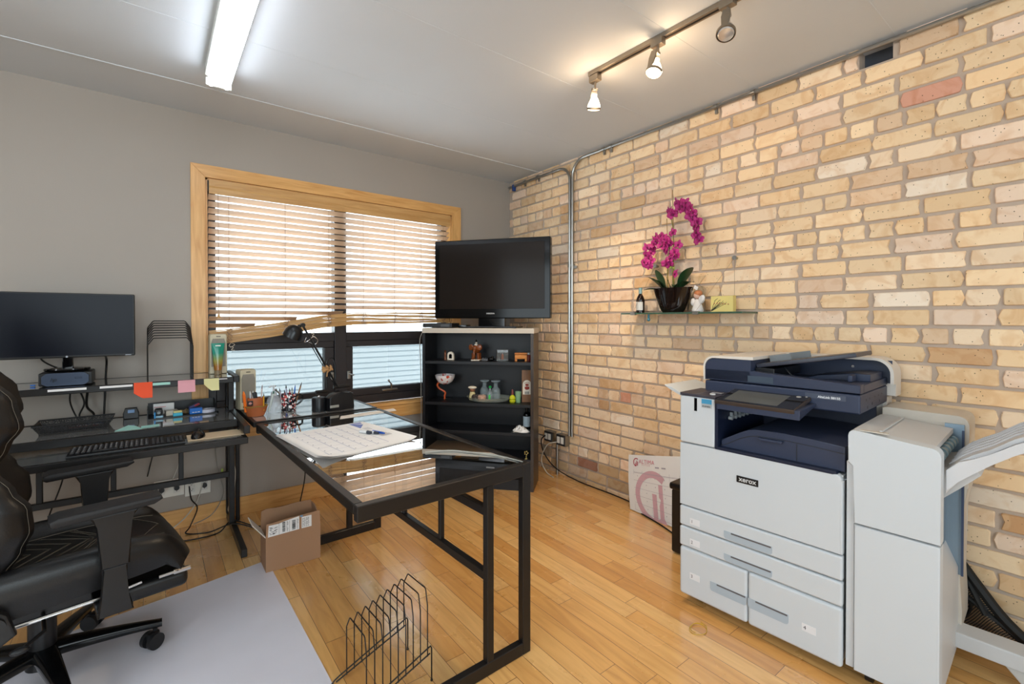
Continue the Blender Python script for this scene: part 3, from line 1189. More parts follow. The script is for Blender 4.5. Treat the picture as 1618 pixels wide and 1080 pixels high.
# footed glass bowl
t = on_shelf(thing('footed_bowl', 'white and red art glass bowl on a curled orange stem', 'bowl'), -.735, .12, .655)
bowl_m, bnt, bbs = newmat('splashed_art_glass')
btc = N(bnt, 'ShaderNodeTexCoord')
bno = N(bnt, 'ShaderNodeTexNoise')
bno.inputs['Scale'].default_value = 26
bno.inputs['Detail'].default_value = 2
bnt.links.new(btc.outputs['Object'], bno.inputs['Vector'])
bcr = N(bnt, 'ShaderNodeValToRGB')
bcr.color_ramp.elements[0].position = .56
bcr.color_ramp.elements[0].color = lin((222, 216, 216)) + (1,)
bcr.color_ramp.elements[1].position = .62
bcr.color_ramp.elements[1].color = lin((186, 60, 40)) + (1,)
bnt.links.new(bno.outputs['Fac'], bcr.inputs[0])
bnt.links.new(bcr.outputs[0], bbs.inputs['Base Color'])
bbs.inputs['Roughness'].default_value = .15
MB().lathe([(0, .124), (.03, .127), (.058, .145), (.075, .175), (.08, .2), (.0775, .2), (.072, .176), (.055, .149), (.028, .131), (0, .129)], (0, 0, 0), 32).build('bowl', bowl_m, t)
MB().tube(smoothpath([(-.005, 0, .125), (-.045, 0, .135), (-.066, 0, .118), (-.05, 0, .09), (-.015, 0, .07), (.002, 0, .055), (-.004, 0, .03), (-.004, 0, .008)]), .0075, 10).build('stem', M('orange_glass', (186, 84, 46), .12), t)
MB().lathe([(0, .010), (.02, .006), (.05, .002), (.052, 0), (0, 0)], (0, 0, 0), 32).build('foot', clear_glass, t)

# round glass tray
TR = (-.375, .13)
MBt = MB().lathe([(0, .002), (.12, .002), (.15, .010), (.178, .034), (.18, .034), (.153, .006), (.12, 0), (0, 0)], (0, 0, 0), 48)
for k in range(36):
    a = 2 * PI * k / 36
    MBt.sph((.16 * math.cos(a), .16 * math.sin(a) * .72, .020), .006, (1, 1, 1), 6)
for v in MBt.bm.verts:
    pass
o = MBt.build('serving_tray', M('cut_glass', (190, 194, 180), .08, .2, .3, 90, alpha=.42))
o.scale = (1, .72, 1)
tag(o, 'round cut glass tray holding glassware on the middle shelf', 'tray')
on_shelf(o, TR[0], TR[1], .655)


def decanter(x, y, label):
    t = on_shelf(thing('glass_carafe', label, 'carafe', group='upturned carafes'), x, y, .662)
    MB().lathe([(0, 0), (.033, .002), (.036, .01), (.036, .07), (.03, .088), (.017, .1), (.016, .128), (.02, .134), (.038, .142), (.038, .146), (0, .146)], (0, 0, 0), 24).build('body', M('crystal_glass', (170, 185, 190), .05, .0, .05, 20, alpha=.34, spec=1.0), t)
    MB().lathe([(0, .1465), (.036, .1465), (.038, .149), (.036, .152), (0, .152)], (0, 0, 0), 24).build('rim', M('crystal_rim', (190, 202, 206), .06, 0, .05, 20, alpha=.6, spec=1.0), t)


decanter(-.42, .165, 'left one of two clear glass carafes at the back of the tray')
decanter(-.325, .155, 'right one of two clear glass carafes at the back of the tray')
t = on_shelf(thing('figurine', 'brown and cream figurine with white hair at left end of the glass tray', 'figurine'), -.505, .11, .663)
MB().lathe([(0, 0), (.026, 0), (.028, .02), (.022, .05), (.018, .062), (0, .066)], (0, 0, 0), 14).build('body', M('cream_robe', (206, 190, 140), .5, 0, .2, 40), t)
MB().sph((0, 0, .078), .02, (1.1, 1, .9)).build('head', M('brown_face', (128, 84, 58), .5), t)
MB().sph((0, 0, .097), .024, (1.5, 1, .5)).build('hair', M('white_hair', (226, 216, 196), .7, 0, .1, 60), t)
# miniature bottle
t = on_shelf(thing('glass_bottle', 'clear glass bottle with a green stopper in the middle of the tray', 'bottle'), -.355, .085, .663)
MB().lathe([(0, 0), (.02, 0), (.022, .01), (.02, .06), (.009, .08), (.008, .1), (0, .1)], (0, 0, 0), 16).build('body', bpy.data.materials['crystal_glass'], t)
MB().lathe([(.008, .1), (.012, .102), (.012, .112), (.006, .118), (0, .119)], (0, 0, 0), 14).build('stopper', M('green_stopper', (20, 150, 70), .3), t)
MB().box(-.007, .007, -.0225, -.019, .015, .05).build('label_sticker', M('green_label', (70, 190, 80), .5), t)
# small dishes of trinkets
for i, (x, y, r, lab, c) in enumerate(((-.47, .075, .03, 'dark beaded salt dish at the front left of the glass tray', (70, 62, 58)), (-.415, .06, .033, 'pinkish jar of shells at the front of the glass tray', (186, 150, 130)))):
    mb = MB().lathe([(0, 0), (r * .8, 0), (r, .015), (r * .95, .04), (r * .7, .048), (0, .05)], (0, 0, 0), 16)
    g = random.Random(i)
    for k in range(14):
        a = g.uniform(0, 6.28)
        mb.sph((r * math.cos(a) * .85, r * math.sin(a) * .85, g.uniform(.01, .045)), .008, n=6)
    o = mb.build('trinket_dish', M('trinket_%d' % i, c, .2, 0, .5, 80))
    tag(o, lab, 'dish')
    on_shelf(o, x, y, .663)
# oil bottle, green tumbler
t = on_shelf(thing('oil_bottle', 'small faceted bottle of yellow green oil beside the tray', 'bottle'), -.178, .09, .655)
MB().lathe([(0, 0), (.02, 0), (.026, .012), (.022, .022), (.026, .032), (.018, .05), (.008, .06), (0, .062)], (0, 0, 0), 12).build('body', M('yellow_oil', (190, 190, 30), .1, 0, .3, 60), t)
MB().lathe([(.008, .06), (.010, .062), (.009, .085), (.006, .10), (0, .102)], (0, 0, 0), 12).build('neck', M('red_brown_neck', (120, 60, 50), .3), t)
t = on_shelf(tag(MB().lathe([(0, 0), (.018, 0), (.025, .085), (.0235, .085), (.017, .004), (0, .004)], (0, 0, 0), 20).build('tumbler', M('green_tint_glass', (150, 190, 150), .1, 0, .05, alpha=.6)),
                 'pale green glass tumbler next to the wooden plaque', 'glass'), -.135, .10, .655)
# plaque
t = on_shelf(thing('wooden_plaque', 'tall brown wooden plaque with a white arched emblem leaning in the shelf', 'plaque'), -.068, .13, .655, R(10))
MB().box(-.042, .042, -.006, .006, 0, .25, .002).build('board', wood('plaque_wood', (112, 74, 42), (150, 104, 66), 'z', .4), t)
mb = MB()
mb.prism([(-.035, .06), (.03, .06), (.03, .14)] + arc(-.0025, .14, .0325, 0, 180, 10) + [(-.035, .14)], -.0072, -.006, 'y')
mb.build('arched_panel', whitish, t)
mb = MB()
mb.sph((-.002, -.0075, .135), .014, (1, .08, .7)).sph((-.002, -.0075, .11), .017, (1.1, .08, .8)).box(-.02, .016, -.008, -.0072, .116, .121)
for k in range(5):
    mb.cyl((-.018 + k * .008, -.0075, .155 - abs(k - 2) * .003), (-.018 + k * .008, -.0078, .155 - abs(k - 2) * .003), .003, n=8)
mb.build('red_emblem', red_glaze, t)
mb = MB()
for k in range(6):
    mb.box(-.02 + k * .006, -.0165 + k * .006, -.0078, -.0071, .063, .083)
mb.build('grey_columns', M('grey_print', (90, 90, 90), .6), t)
# wine-dark bottle with label + napkin on third shelf
t = on_shelf(thing('lotion_bottle', 'black bottle with a blue and white label on the third shelf', 'bottle'), -.075, .16, .44)
MB().lathe([(0, 0), (.028, 0), (.03, .004), (.03, .105), (.022, .125), (.011, .135), (.011, .150), (.014, .152), (.014, .170), (0, .172)], (0, 0, 0), 24).build('body', gloss_black, t)
mb = MB()
mb.grid(lambda u, v: Vector((.0306 * math.cos(R(200 + 140 * u)), .0306 * math.sin(R(200 + 140 * u)), .02 + .08 * v)), 12, 1)
mb.build('label', M('pale_blue_label', (190, 206, 216), .5, 0, .25, 30), t, recalc=False)


def crumple(name, mat, w, d, h, seed, n=14):
    g = random.Random(seed)
    H = [[g.uniform(.3, 1) * h for _ in range(n + 1)] for _ in range(n + 1)]
    mb = MB()
    mb.grid(lambda u, v: Vector(((u - .5) * w + .12 * w * math.sin(9 * v + seed), (v - .5) * d + .1 * d * math.sin(7 * u), .001 + H[int(u * n)][int(v * n)] * math.sin(PI * min(max(u, .02), .98)) * math.sin(PI * min(max(v, .02), .98)))), n, n)
    return mb.build(name, mat, smooth=60)


o = crumple('paper_napkin', paper, .115, .09, .05, 5)
on_shelf(tag(o, 'crumpled white napkin lying on the third shelf', 'napkin'), -.105, .06, .44)
o = MB()
for k in range(5):
    a = 2 * PI * k / 5
    o.sph((.012 * math.cos(a), 0, .045 + .012 * math.sin(a)), .006, n=8)
o.cyl((0, 0, .03), (0, 0, 0), .003)
o.box(-.01, .01, -.01, .01, 0, .004)
o = tag(o.build('gold_trinket', M('gold', (196, 176, 110), .3, .6)), 'tiny gold flower ornament on the fourth shelf near the right side', 'ornament')
on_shelf(o, -.06, .03, .24)
cable([bs(-.89, .10, 1.24), bs(-.915, .04, 1.15), bs(-.905, .02, 1.0), bs(-.90, .02, .8), bs(-.90, .03, .4), bs(-.90, .04, .004)], .003, cord_grey, 'thin grey cable hanging down the left side of the bookshelf')

# ================================================================== BLINDS
blind = thing('window_blind', 'wide wooden venetian blind half lowered over the window, its bottom bunched crooked', 'window blind', (0, 0, 0))
bx0, bx1 = WX0 + .014, WX1 - .014
slat_m = wood('blind_wood', (190, 160, 132), (206, 178, 150), 'x', .4, 3)
val_m = wood('valance_wood', (190, 142, 84), (216, 172, 112), 'x', .38, 5)
mb = MB()
mb.prism([(-.012, 2.198), (-.012, 2.165), (-.008, 2.155), (-.012, 2.145), (-.008, 2.135), (-.011, 2.12), (-.006, 2.108), (.0, 2.108), (.0, 2.198)], bx0 + .006, bx1, 'x')
mb.build('valance', val_m, blind)
MB().box(bx0 + .005, bx1, .005, .05, 2.155, 2.195, .002).build('head_rail', M('rail_metal', (120, 116, 108), .4, .6), blind)
MB().box(bx0 - .001, bx0 + .005, -.006, .004, 2.125, 2.19, .001).build('end_bracket', M('bracket_black', (30, 30, 30), .4), blind)


def bundle_z(x):
    """underside line of the bunched slats"""
    xs = [(-2.45, 1.143), (-2.306, 1.155), (-2.06, 1.188), (-1.725, 1.248), (-1.5, 1.268), (-1.29, 1.273), (-.85, 1.280), (-.60, 1.283)]
    for (a, za), (b, zb_) in zip(xs, xs[1:]):
        if x <= b:
            t = (x - a) / (b - a)
            return za + (zb_ - za) * t
    return xs[-1][1]


TILT = R(31)
SH = .0025
z = 2.092
n = 0
while z > 1.20:
    mb = MB()

    # slat hugging: lower slats that meet the bunch are laid on it at its left-rising slope
    def fn(u, v, z=z):
        x = bx0 + .004 + (bx1 - bx0 - .008) * u
        top = bundle_z(x) + .098
        s = (v - .5) * .05
        zz = z - s * math.sin(TILT)
        yy = .027 + s * math.cos(TILT)
        bow = .0025 * (1 - (2 * v - 1) ** 2)
        zz += bow * math.cos(TILT)
        return Vector((x, yy, zz))
    # keep only the stretch above the bunch
    xe = bx1
    xs_ = [bx0 + .004 + (bx1 - bx0 - .008) * k / 60 for k in range(61)]
    ok = [x for x in xs_ if bundle_z(x) + .086 < z]
    if len(ok) < 3:
        break
    xa, xb = ok[0], ok[-1]
    ang = 0.0

    def fn2(u, v, z=z, xa=xa, xb=xb):
        x = xa + (xb - xa) * u
        s = (v - .5) * .05
        b = .002 * (1 - (2 * v - 1) ** 2)
        wv = .0012 * math.sin(3.1 * x + z * 40)
        return Vector((x, .027 + s * math.cos(TILT) + b * math.sin(TILT), z - s * math.sin(TILT) + b * math.cos(TILT) + wv))
    t0 = len(mb.bm.verts)
    mb.grid(fn2, 12, 4)
    mb.grid(lambda u, v: fn2(u, v) + Vector((0, -SH * math.sin(TILT), -SH * math.cos(TILT))), 12, 4)
    # edges
    for v in (0, 1):
        mb.grid(lambda u, w_, v=v: fn2(u, v) + Vector((0, -SH * math.sin(TILT), -SH * math.cos(TILT))) * w_, 12, 1)
    for u in (0, 1):
        mb.grid(lambda v, w_, u=u: fn2(u, v) + Vector((0, -SH * math.sin(TILT), -SH * math.cos(TILT))) * w_, 4, 1)
    mb.build('slat', slat_m, blind)
    z -= .0437
    n += 1
# the bunch: stacked slats following the crooked line
for k in range(11):
    zo = .0072 + k * .0074

    def fb(u, v, zo=zo, k=k):
        x = bx0 + .004 + (bx1 - bx0 - .008) * u
        j = .0012 * math.sin(7 * x + k * 1.7)
        ys = (-.0005 if k % 3 else .002)
        return Vector((x, .002 + ys + .05 * v, bundle_z(x) + zo + j))
    mb = MB()
    th = Vector((0, 0, -.0069))
    mb.grid(fb, 30, 1)
    mb.grid(lambda u, v: fb(u, v) + th, 30, 1)
    for v in (0, 1):
        mb.grid(lambda u, w_, v=v: fb(u, v) + th * w_, 30, 1)
    mb.build('slat', val_m, blind)


def fb(u, v):
    x = bx0 + .004 + (bx1 - bx0 - .008) * u
    return Vector((x, -.002 + .056 * v, bundle_z(x) + .003))


mb = MB()
th = Vector((0, 0, -.012))
mb.grid(fb, 30, 1)
mb.grid(lambda u, v: fb(u, v) + th, 30, 1)
for v in (0, 1):
    mb.grid(lambda u, w_, v=v: fb(u, v) + th * w_, 30, 1)
mb.build('bottom_rail', val_m, blind)
cord_m = M('blind_cord', (150, 118, 92), .7)
for x in (-2.315, -1.975, -1.68, -1.42, -1.165, -.93, -.72):
    mb = MB()
    zt = bundle_z(x) + .09
    for yy in (.0045, .0495):
        mb.tube([(x, yy, 2.11), (x, yy, zt)], .0011, 5)
    mb.build('ladder_cord', cord_m, blind)
    mb = MB()
    g = random.Random(int(x * -100))
    for q in range(3):
        pts = [(x + g.uniform(-.018, .018), -.006 + g.uniform(-.006, .0), zt - .0 - .1 * k / 9 + g.uniform(-.006, .006)) for k in range(10)]
        mb.tube(smoothpath(pts, 3), .0012, 5)
    mb.tube(smoothpath([(x, .0, zt), (x - .012, -.004, zt + .03), (x + .004, .0, zt + .06)], 4), .0011, 5)
    mb.build('cord_tangle', cord_m, blind)
for x in (-2.306, -1.80, -1.62 + .10):
    z0 = bundle_z(x) - .01
    mb = MB().tube(smoothpath([(x, .01, z0), (x - .012, -.004, z0 - .02), (x + .012, -.006, z0 - .03), (x + .0, -.006, z0 - .045), (x + .02, -.005, z0 - .05)], 4), .0022, 6)
    mb.tube(smoothpath([(x, .01, z0), (x + .02, -.004, z0 - .012), (x - .005, -.005, z0 - .03)], 4), .0018, 6)
    mb.build('knotted_cord', M('pale_cord', (216, 204, 186), .7), blind)
MB().tube([(-2.375, -.008, 2.12), (-2.375, -.01, 1.335)], .0013, 6).build('lift_cord', cord_m, blind)
MB().lathe([(0, .03), (.006, .028), (.007, .016), (.012, .008), (.012, 0), (0, -.002)], (-2.375, -.01, 1.305), 12).build('tassel', val_m, blind)

# ================================================================== PRINTER
grey_white = M('copier_grey_white', (203, 208, 212), .45, 0, .012, 5, .05, 900)
navy = M('copier_navy', (48, 56, 78), .42, 0, .05, 300, .12, 1200)
navy_dark = M('copier_dark_navy', (22, 30, 52), .4, 0, .08, 60)
seam = M('seam_shadow_gap', (52, 50, 48), .7)
PR = thing('office_printer', 'large white and navy floor-standing office copier in front of the brick wall', 'printer', (-.79, -2.335, 0), math.atan2(-.9986, .0538))
UW = .632
mb = MB()
# carcass (slightly behind the fronts)
mb.box(.006, UW - .004, .022, .68, .05, .735, .004)
mb.box(.006, .16, .022, .68, .735, .955, .004)
mb.box(.16, UW - .004, .50, .68, .735, .96, .004)
mb.build('carcass', grey_white, PR)


def front(name, u0, u1, z0, z1, r=.012, handle=None, num=None):
    o = MB().box(u0, u1, 0, .03, z0, z1, r, seg=3)
    p = o.build(name, grey_white, PR)
    if handle:
        h0, h1, hz0, hz1 = handle
        # flat grip plate, recess shade put into its darker colour, plus dark slot
        hm = MB()
        pts = [(h0, hz0 + .01)] + [(h0, hz1)] + [(h1, hz1)] + arc(h1 - .012, hz0 + .012, .012, 0, -90, 4) + arc(h0 + .012, hz0 + .012, .012, -90, -180, 4)
        hm.prism(pts, -.0012, .0002, 'y')
        ho = hm.build('handle', M('handle_pocket_shade', (172, 184, 194), .4), p)
        MB().box(h0 + .03, h1 - .004, -.0022, -.0006, hz1 - .007, hz1 - .001).build('grip_slot', M('slot_grey', (96, 92, 94), .5), ho)
    if num:
        t_, un, zn = num
        m = MB().box(un - .011, un + .036, -.0010, .0001, zn - .014, zn + .014, .0)
        lo = m.build('number_label', M('label_white', (226, 226, 228), .5), p)
        m4 = Matrix.Translation((un - .006, -.0012, zn - .007)) @ Matrix.Rotation(R(90), 4, 'X')
        MB().text(t_, .020, m4, 0, .0002).build('number', M('print_dark', (60, 60, 66), .6), lo, smooth=0)
    return p


# front door with the navy ledge
fd = MB()
r_ = .03
pts = [(0, .452), (UW - .002, .452)] + [(UW, .456), (UW, .715)] + arc(UW - .03, .715, .028, 0, 70, 5) + [(.16, .737), (0, .735)]
fd.prism(pts, 0, .035, 'y', 0, .006)
fdo = fd.build('front_door', grey_white, PR)
front('tray_door', 0, UW, .358, .447, .008, (.206, .398, .364, .398), ('1', .062, .388))
front('tray_door', 0, UW, .264, .353, .008, (.206, .398, .270, .300), ('2', .062, .294))
front('tray_door', 0, .3015, .042, .259, .012, (.146, .300, .115, .155), ('3', .062, .14))
front('tray_door', .3045, UW, .042, .259, .012, (.306, .458, .115, .155), ('4', .515, .135))
# tall left door
p = MB().box(0, .162, 0, .03, .740, .952, .008, seg=3).build('side_door', grey_white, PR)
MB().box(.070, .083, -.001, .001, .89, .948).build('status_window', gloss_black, p)
st = MB().box(.104, .150, -.001, .0005, .918, .948, .0).build('sticker', M('sticker_blue', (70, 150, 190), .4), p)
MB().box(.104, .150, -.0014, -.0008, .910, .928).build('sticker_band', M('sticker_grey', (170, 176, 178), .4), st)
m4 = Matrix.Translation((.108, -.0016, .914)) @ Matrix.Rotation(R(90), 4, 'X')
MB().text('BUSINESS', .0085, m4, 0, .0001, 1.0, .0002).build('sticker_text', M('sticker_ink', (40, 44, 50), .5), st, smooth=0)
# badge
bd = MB().box(.258, .345, -.0025, .0005, .620, .648, .005).build('badge', M('badge_black', (26, 24, 24), .3), fdo)
m4 = Matrix.Translation((.2685, -.0030, .6275)) @ Matrix.Rotation(R(90), 4, 'X')
MB().text('xerox', .0275, m4, 0, .0003, 1.03, .0005).build('badge_lettering', M('badge_text', (214, 214, 214), .4), bd, smooth=0)
# navy strip ledge along the door top
mb = MB()
mb.prism([(.165, .737), (.60, .737), (.615, .742), (.610, .750), (.165, .750)], -.001, .05, 'y', 0, .002)
mb.build('door_ledge', navy_dark, PR)
# paper exit bay interior
mb = MB()
mb.box(.162, .176, .004, .50, .74, .955)
mb.box(.176, UW - .004, .49, .50, .74, .96)
mb.build('exit_bay', navy_dark, PR)
# hump-shaped output tray with front face
hump = [(.178, .745), (.178, .778)] + [(.178 + .16 * k / 8, .778 + .068 * math.sin(PI / 2 * k / 8) ** 1.3) for k in range(1, 9)] + [(.43, .849), (.53, .845), (UW, .838), (UW, .745)]
mb = MB().prism(hump, .028, .47, 'y', 0, .006)
ot = mb.build('output_tray', navy, PR)
line = [(x, z - .026) for x, z in hump[1:-1]]
mb = MB()
mb.tube([(x, .0268, z - (0 if i else -.0)) for i, (x, z) in enumerate(line)], .0011, 5)
mb.tube([(.475, .0268, .817), (.475, .0268, .752)], .0011, 5)
mb.build('panel_seam', seam, ot)
mb = MB().prism([(.335, .818), (.430, .819), (.424, .808), (.345, .806)], .012, .03, 'y', 0, .003)
mb.build('pull_tab', navy, ot)
# rollers seen in the bay
mb = MB()
for k in range(9):
    mb.cyl((.18, .10 + k * .04, .862), (.196, .10 + k * .04, .862), .008, n=10)
    mb.box(.178, .19, .112 + k * .04, .118 + k * .04, .86, .885)
mb.build('exit_rollers', M('roller_white', (150, 156, 160), .4), PR)
# platform left of the screen
mb = MB()
mb.prism([(-.0, .953), (.165, .953), (.165, .962), (.0, .966)], .0, .20, 'y', 0, .003)
pf = mb.build('control_platform', M('copier_brown_navy', (58, 56, 66), .45, 0, .05, 300), PR)
MB().box(.078, .079, .005, .19, .9655, .9668).box(.10, .15, .095, .12, .963, .9672, .003).build('usb_cover', M('grey_cover', (120, 120, 126), .4), pf)
MB().cyl((.125, .06, .962), (.125, .06, .9675), .012, n=16).build('power_button', M('button_white', (220, 220, 218), .3), pf)
# touch screen, tilted towards the user
sc_ = MB()
m4 = Matrix.Translation((.327, .075, .966)) @ Euler((R(9), 0, 0)).to_matrix().to_4x4()
sc_.xf = m4
sc_.box(-.155, .155, -.10, .10, -.012, .004, .004)
sp = sc_.build('touch_screen', M('screen_case', (62, 52, 46), .3), PR)
mb = MB()
mb.xf = m4
mb.box(-.150, .150, -.095, .095, .0035, .0048)
mb.build('screen_glass', M('screen_glass', (36, 36, 38), .06, 0, .02, 4, spec=.8), sp)
mb = MB()
mb.xf = m4
mb.box(-.125, .085, -.075, .075, .0045, .0052)
mb.build('display_area', M('display_area', (88, 90, 88), .12, 0, .02, 4), sp)
mb = MB()
mb.xf = m4
mb.cyl((.115, .075, .004), (.115, .075, .0058), .009, n=14)
mb.cyl((.140, .085, .004), (.140, .085, .0058), .004, n=10)
mb.build('home_button', M('home_button', (180, 176, 170), .3), sp)
mb = MB()
mb.prism([(-.02, .918), (.15, .950), (.17, .962), (-.02, .954)], .18, .50, 'x', 0, .004)
mb.build('screen_mount', navy, PR)
# scanner body and document feeder
S0, S1, SF, SB = .035, .645, .165, .60
mb = MB().box(S0, S1, SF, SB, .937, 1.012, .008, seg=3)
sb_ = mb.build('scanner_body', navy, PR)
MB().box(.46, .60, SF - .0012, SF + .001, .982, 1.002).build('model_plate', M('plate_grey', (74, 80, 96), .35), sb_)
m4 = Matrix.Translation((.505, SF - .0016, .9865)) @ Matrix.Rotation(R(90), 4, 'X')
MB().text('AltaLink B8155', .0125, m4, 0, .0003, 1.0, .0004).build('model_lettering', M('plate_text', (214, 216, 220), .4), sb_, smooth=0)
mb = MB()
for (yy, zz, a) in ((.25, .985, .004), (.30, .985, .003), (.34, .962, .005), (.38, .985, .003), (.44, .985, .003), (.50, .985, .003), (.46, .960, .005), (.27, .955, .005)):
    mb.box(S1 - .0005, S1 + .0006, yy - a / 2, yy + a / 2, zz - a, zz + a)
mb.build('screw_holes', seam, sb_)
# feeder: lower lid with sunken catch area
mb = MB().prism([(S0, 1.016), (S1, 1.016), (S1, 1.050), (.30, 1.066), (.262, 1.070), (S0, 1.07)], SF, SF + .05, 'y', 0, .005)
mb.prism([(S0, 1.016), (S1, 1.016), (S1, 1.045), (.50, 1.045), (.34, 1.03), (.26, 1.03), (S0, 1.03)], SF + .05, .60, 'y', 0, .004)
mb.prism([(.35, 1.030), (.635, 1.045), (.635, 1.074), (.58, 1.076), (.45, 1.055)], .36, .555, 'y', 0, .004)
fd_ = mb.build('feeder_lid', navy, PR)
MB().box(.252 - .02, .338, SF - .0015, SF + .001, 1.022, 1.050, .004).build('lid_grip', M('lid_grip', (66, 78, 92), .35), fd_)
mb = MB().box(.575, .592, .28, .34, 1.046, 1.074, .004)
mb.build('paper_stop', navy, fd_)
# feeder head (left hump)
mb = MB().prism([(S0 + .004, 1.017), (.245, 1.017), (.245, 1.118)] + arc(S0 + .044, 1.075, .042, 95, 180, 6), SF, .56, 'y', 0, .003)
mb.build('feeder_head', navy, PR)
# white hood: wraps left, top and back
mb = MB()
outer = [(S0 - .006, 1.012)] + arc(S0 + .042, 1.079, .049, 180, 90, 8) + [(.255, 1.133), (.255, 1.119)] + arc(S0 + .044, 1.076, .043, 90, 180, 8) + [(S0 + .001, 1.012)]
mb.prism(outer, SF - .002, .60, 'y')
hood = [(S0 - .006, .965), (S0 - .006, 1.08)] + arc(S0 + .042, 1.080, .048, 180, 90, 8) + arc(.675 - .07, 1.062, .07, 90, 0, 8) + [(.675, .965)]
inner = [(S0, .965), (.662, .965), (.662, 1.06)] + arc(.602, 1.058, .058, 0, 90, 8) + [(S0 + .044, 1.117), (S0, 1.08)]
mb.prism(hood, .60, .70, 'y', 0, .004)
# projecting rim around the navy back panel
rim = arc(.675 - .07, 1.062, .07, 0, 90, 8)
rim_in = arc(.675 - .07, 1.062, .058, 0, 90, 8)
poly = [(.675, 1.02)] + rim + [(.255, 1.132), (.255, 1.120)] + rim_in[::-1] + [(.663, 1.02)]
mb.prism(poly, .555, .602, 'y')
mb.box(.57, .644, .60, .70, .86, .96, .004)
mb.build('rear_hood', M('hood_white', (222, 214, 204), .42, 0, .01), PR)
MB().box(.25, .662, .596, .599, 1.02, 1.119).build('hood_liner', navy, PR)
MB().cyl((.52, .596, 1.085), (.52, .592, 1.085), .006, n=12).build('screw', chrome, PR)
# document input tray (tilted up to the right)
mb = MB()
mb.xf = Matrix.Translation((.250, .38, 1.094)) @ Euler((0, R(-10.5), 0)).to_matrix().to_4x4()
mb.prism([(0, -.165), (.20, -.165), (.365, -.12), (.365, .12), (.20, .165), (0, .165)], -.012, .006, 'z', 0, .004)
it = mb.build('input_tray', M('input_tray_navy', (52, 54, 66), .35), PR)
mb = MB()
mb.xf = Matrix.Translation((.250, .38, 1.094)) @ Euler((0, R(-10.5), 0)).to_matrix().to_4x4()
mb.box(.02, .11, -.06, -.056, .006, .034, .001)
mb.box(.05, .14, .10, .104, .006, .036, .001)
mb.build('paper_guide', M('guide_grey', (128, 132, 134), .4), it)
mb = MB().box(.25, .33, .20, .52, 1.045, 1.085, .004)
mb.tube(smoothpath([(.35, .26, 1.09), (.38, .25, 1.06), (.42, .25, 1.04)], 5), .004)
mb.build('feed_mechanism', M('mechanism_black', (16, 18, 22), .3), PR)
# bypass tray on the left side
mb = MB()
mb.prism([(-.008, .885), (-.008, .872), (-.17, .94), (-.20, .956), (-.20, .962), (-.16, .952)], .20, .52, 'y', 0, .002)
mb.build('bypass_tray', grey_white, PR)
for (u, v) in ((.06, .08), (.58, .08), (.06, .60), (.58, .60)):
    m = MB().cyl((u - .011, v, .026), (u + .011, v, .026), .026, n=16)
    m.box(u - .016, u + .016, v - .02, v + .02, .04, .055)
    m.build('caster', black_plastic, PR)

# ---- finisher with its output tray
FN = thing('printer_finisher', 'white stapling finisher unit with output tray docked to the right side of the copier', 'printer finisher', (-.79, -2.335, 0), math.atan2(-.9986, .0538))
beige = M('finisher_beige', (200, 200, 200), .45, 0, .012, 5, .05, 900)
blue_grey = M('finisher_inner_metal', (136, 156, 172), .35, .4, .05, 20)
f0, f1 = .648, .893
# upper front cover with sloped top band
mb = MB()
pts = [(f0, .795), (f0, .890)] + arc(f0 + .018, .892, .018, 170, 90, 4) + [(f1 - .03, .889)] + arc(f1 - .026, .863, .026, 90, 0, 6) + [(f1, .584), (f0 + .018, .584), (f0 + .018, .785)]
mb.prism(pts, -.004, .055, 'y', 0, .0025)
uc = mb.build('upper_cover', grey_white, FN)
MB().box(f0 + .03, f0 + .11, .006, .028, .908, .9125, .003).build('grip_recess', M('grip_cream', (196, 188, 176), .45), uc)
mb = MB().prism([(f0 + .018, .06), (f1, .06), (f1, .578), (f0 + .018, .578)], -.002, .055, 'y', 0, .008)
mb.build('lower_cover', grey_white, FN)
MB().box(f0 - .008, f0 + .016, .012, .045, .06, .795, .003).build('edge_post', grey_white, FN)
# body behind
mb = MB()
mb.box(f0 + .004, f1 - .045, .055, .46, .06, .875, .004)
mb.prism([(f0 + .004, .06), (f1 - .004, .06), (f1 - .004, .36), (f1 - .045, .46), (f0 + .004, .46)], .055, .60, 'y', 0, .003)
mb.build('body', beige, FN)
mb = MB()
mb.prism([(f0 + .004, .875), (f1 - .02, .868), (f1 - .02, .885), (f0 + .03, .905), (f0 + .004, .905)], .055, .45, 'y', 0, .003)
mb.box(f0 + .075, f0 + .082, .07, .43, .903, .908)
mb.build('top_cover', beige, FN)
mb = MB()
mb.prism([(f0 + .004, .06), (f1 + .006, .12), (f1 + .006, .19), (f1 - .0, .30), (f1 - .0, .55), (f1 + .022, .66), (f1 + .022, .885)] + arc(f1 - .008, .90, .03, 0, 90, 5) + [(f0 + .02, .936), (f0 + .004, .93)], .47, .66, 'y', 0, .004)
mb.build('rear_cover', M('finisher_tan', (204, 194, 180), .45, 0, .012), FN)
mb = MB()
mb.box(f1 - .047, f1 - .040, .06, .468, .44, .87)
mb.box(f1 - .045, f1 + .010, .455, .468, .33, .90)
mb.build('inner_frame', blue_grey, FN)
MB().box(f1 + .004, f1 + .011, .446, .4555, .33, .88).build('rail_slot', M('slot_navy', (60, 74, 100), .4), FN)
mb = MB()
mb.cyl((f1 - .02, .07, .845), (f1 - .02, .44, .845), .014, n=14)
for k in range(6):
    mb.cyl((f1 - .02, .09 + k * .06, .845), (f1 - .02, .11 + k * .06, .845), .019, n=14)
mb.build('exit_roller', M('roller_grey', (120, 140, 146), .35, .3), FN)
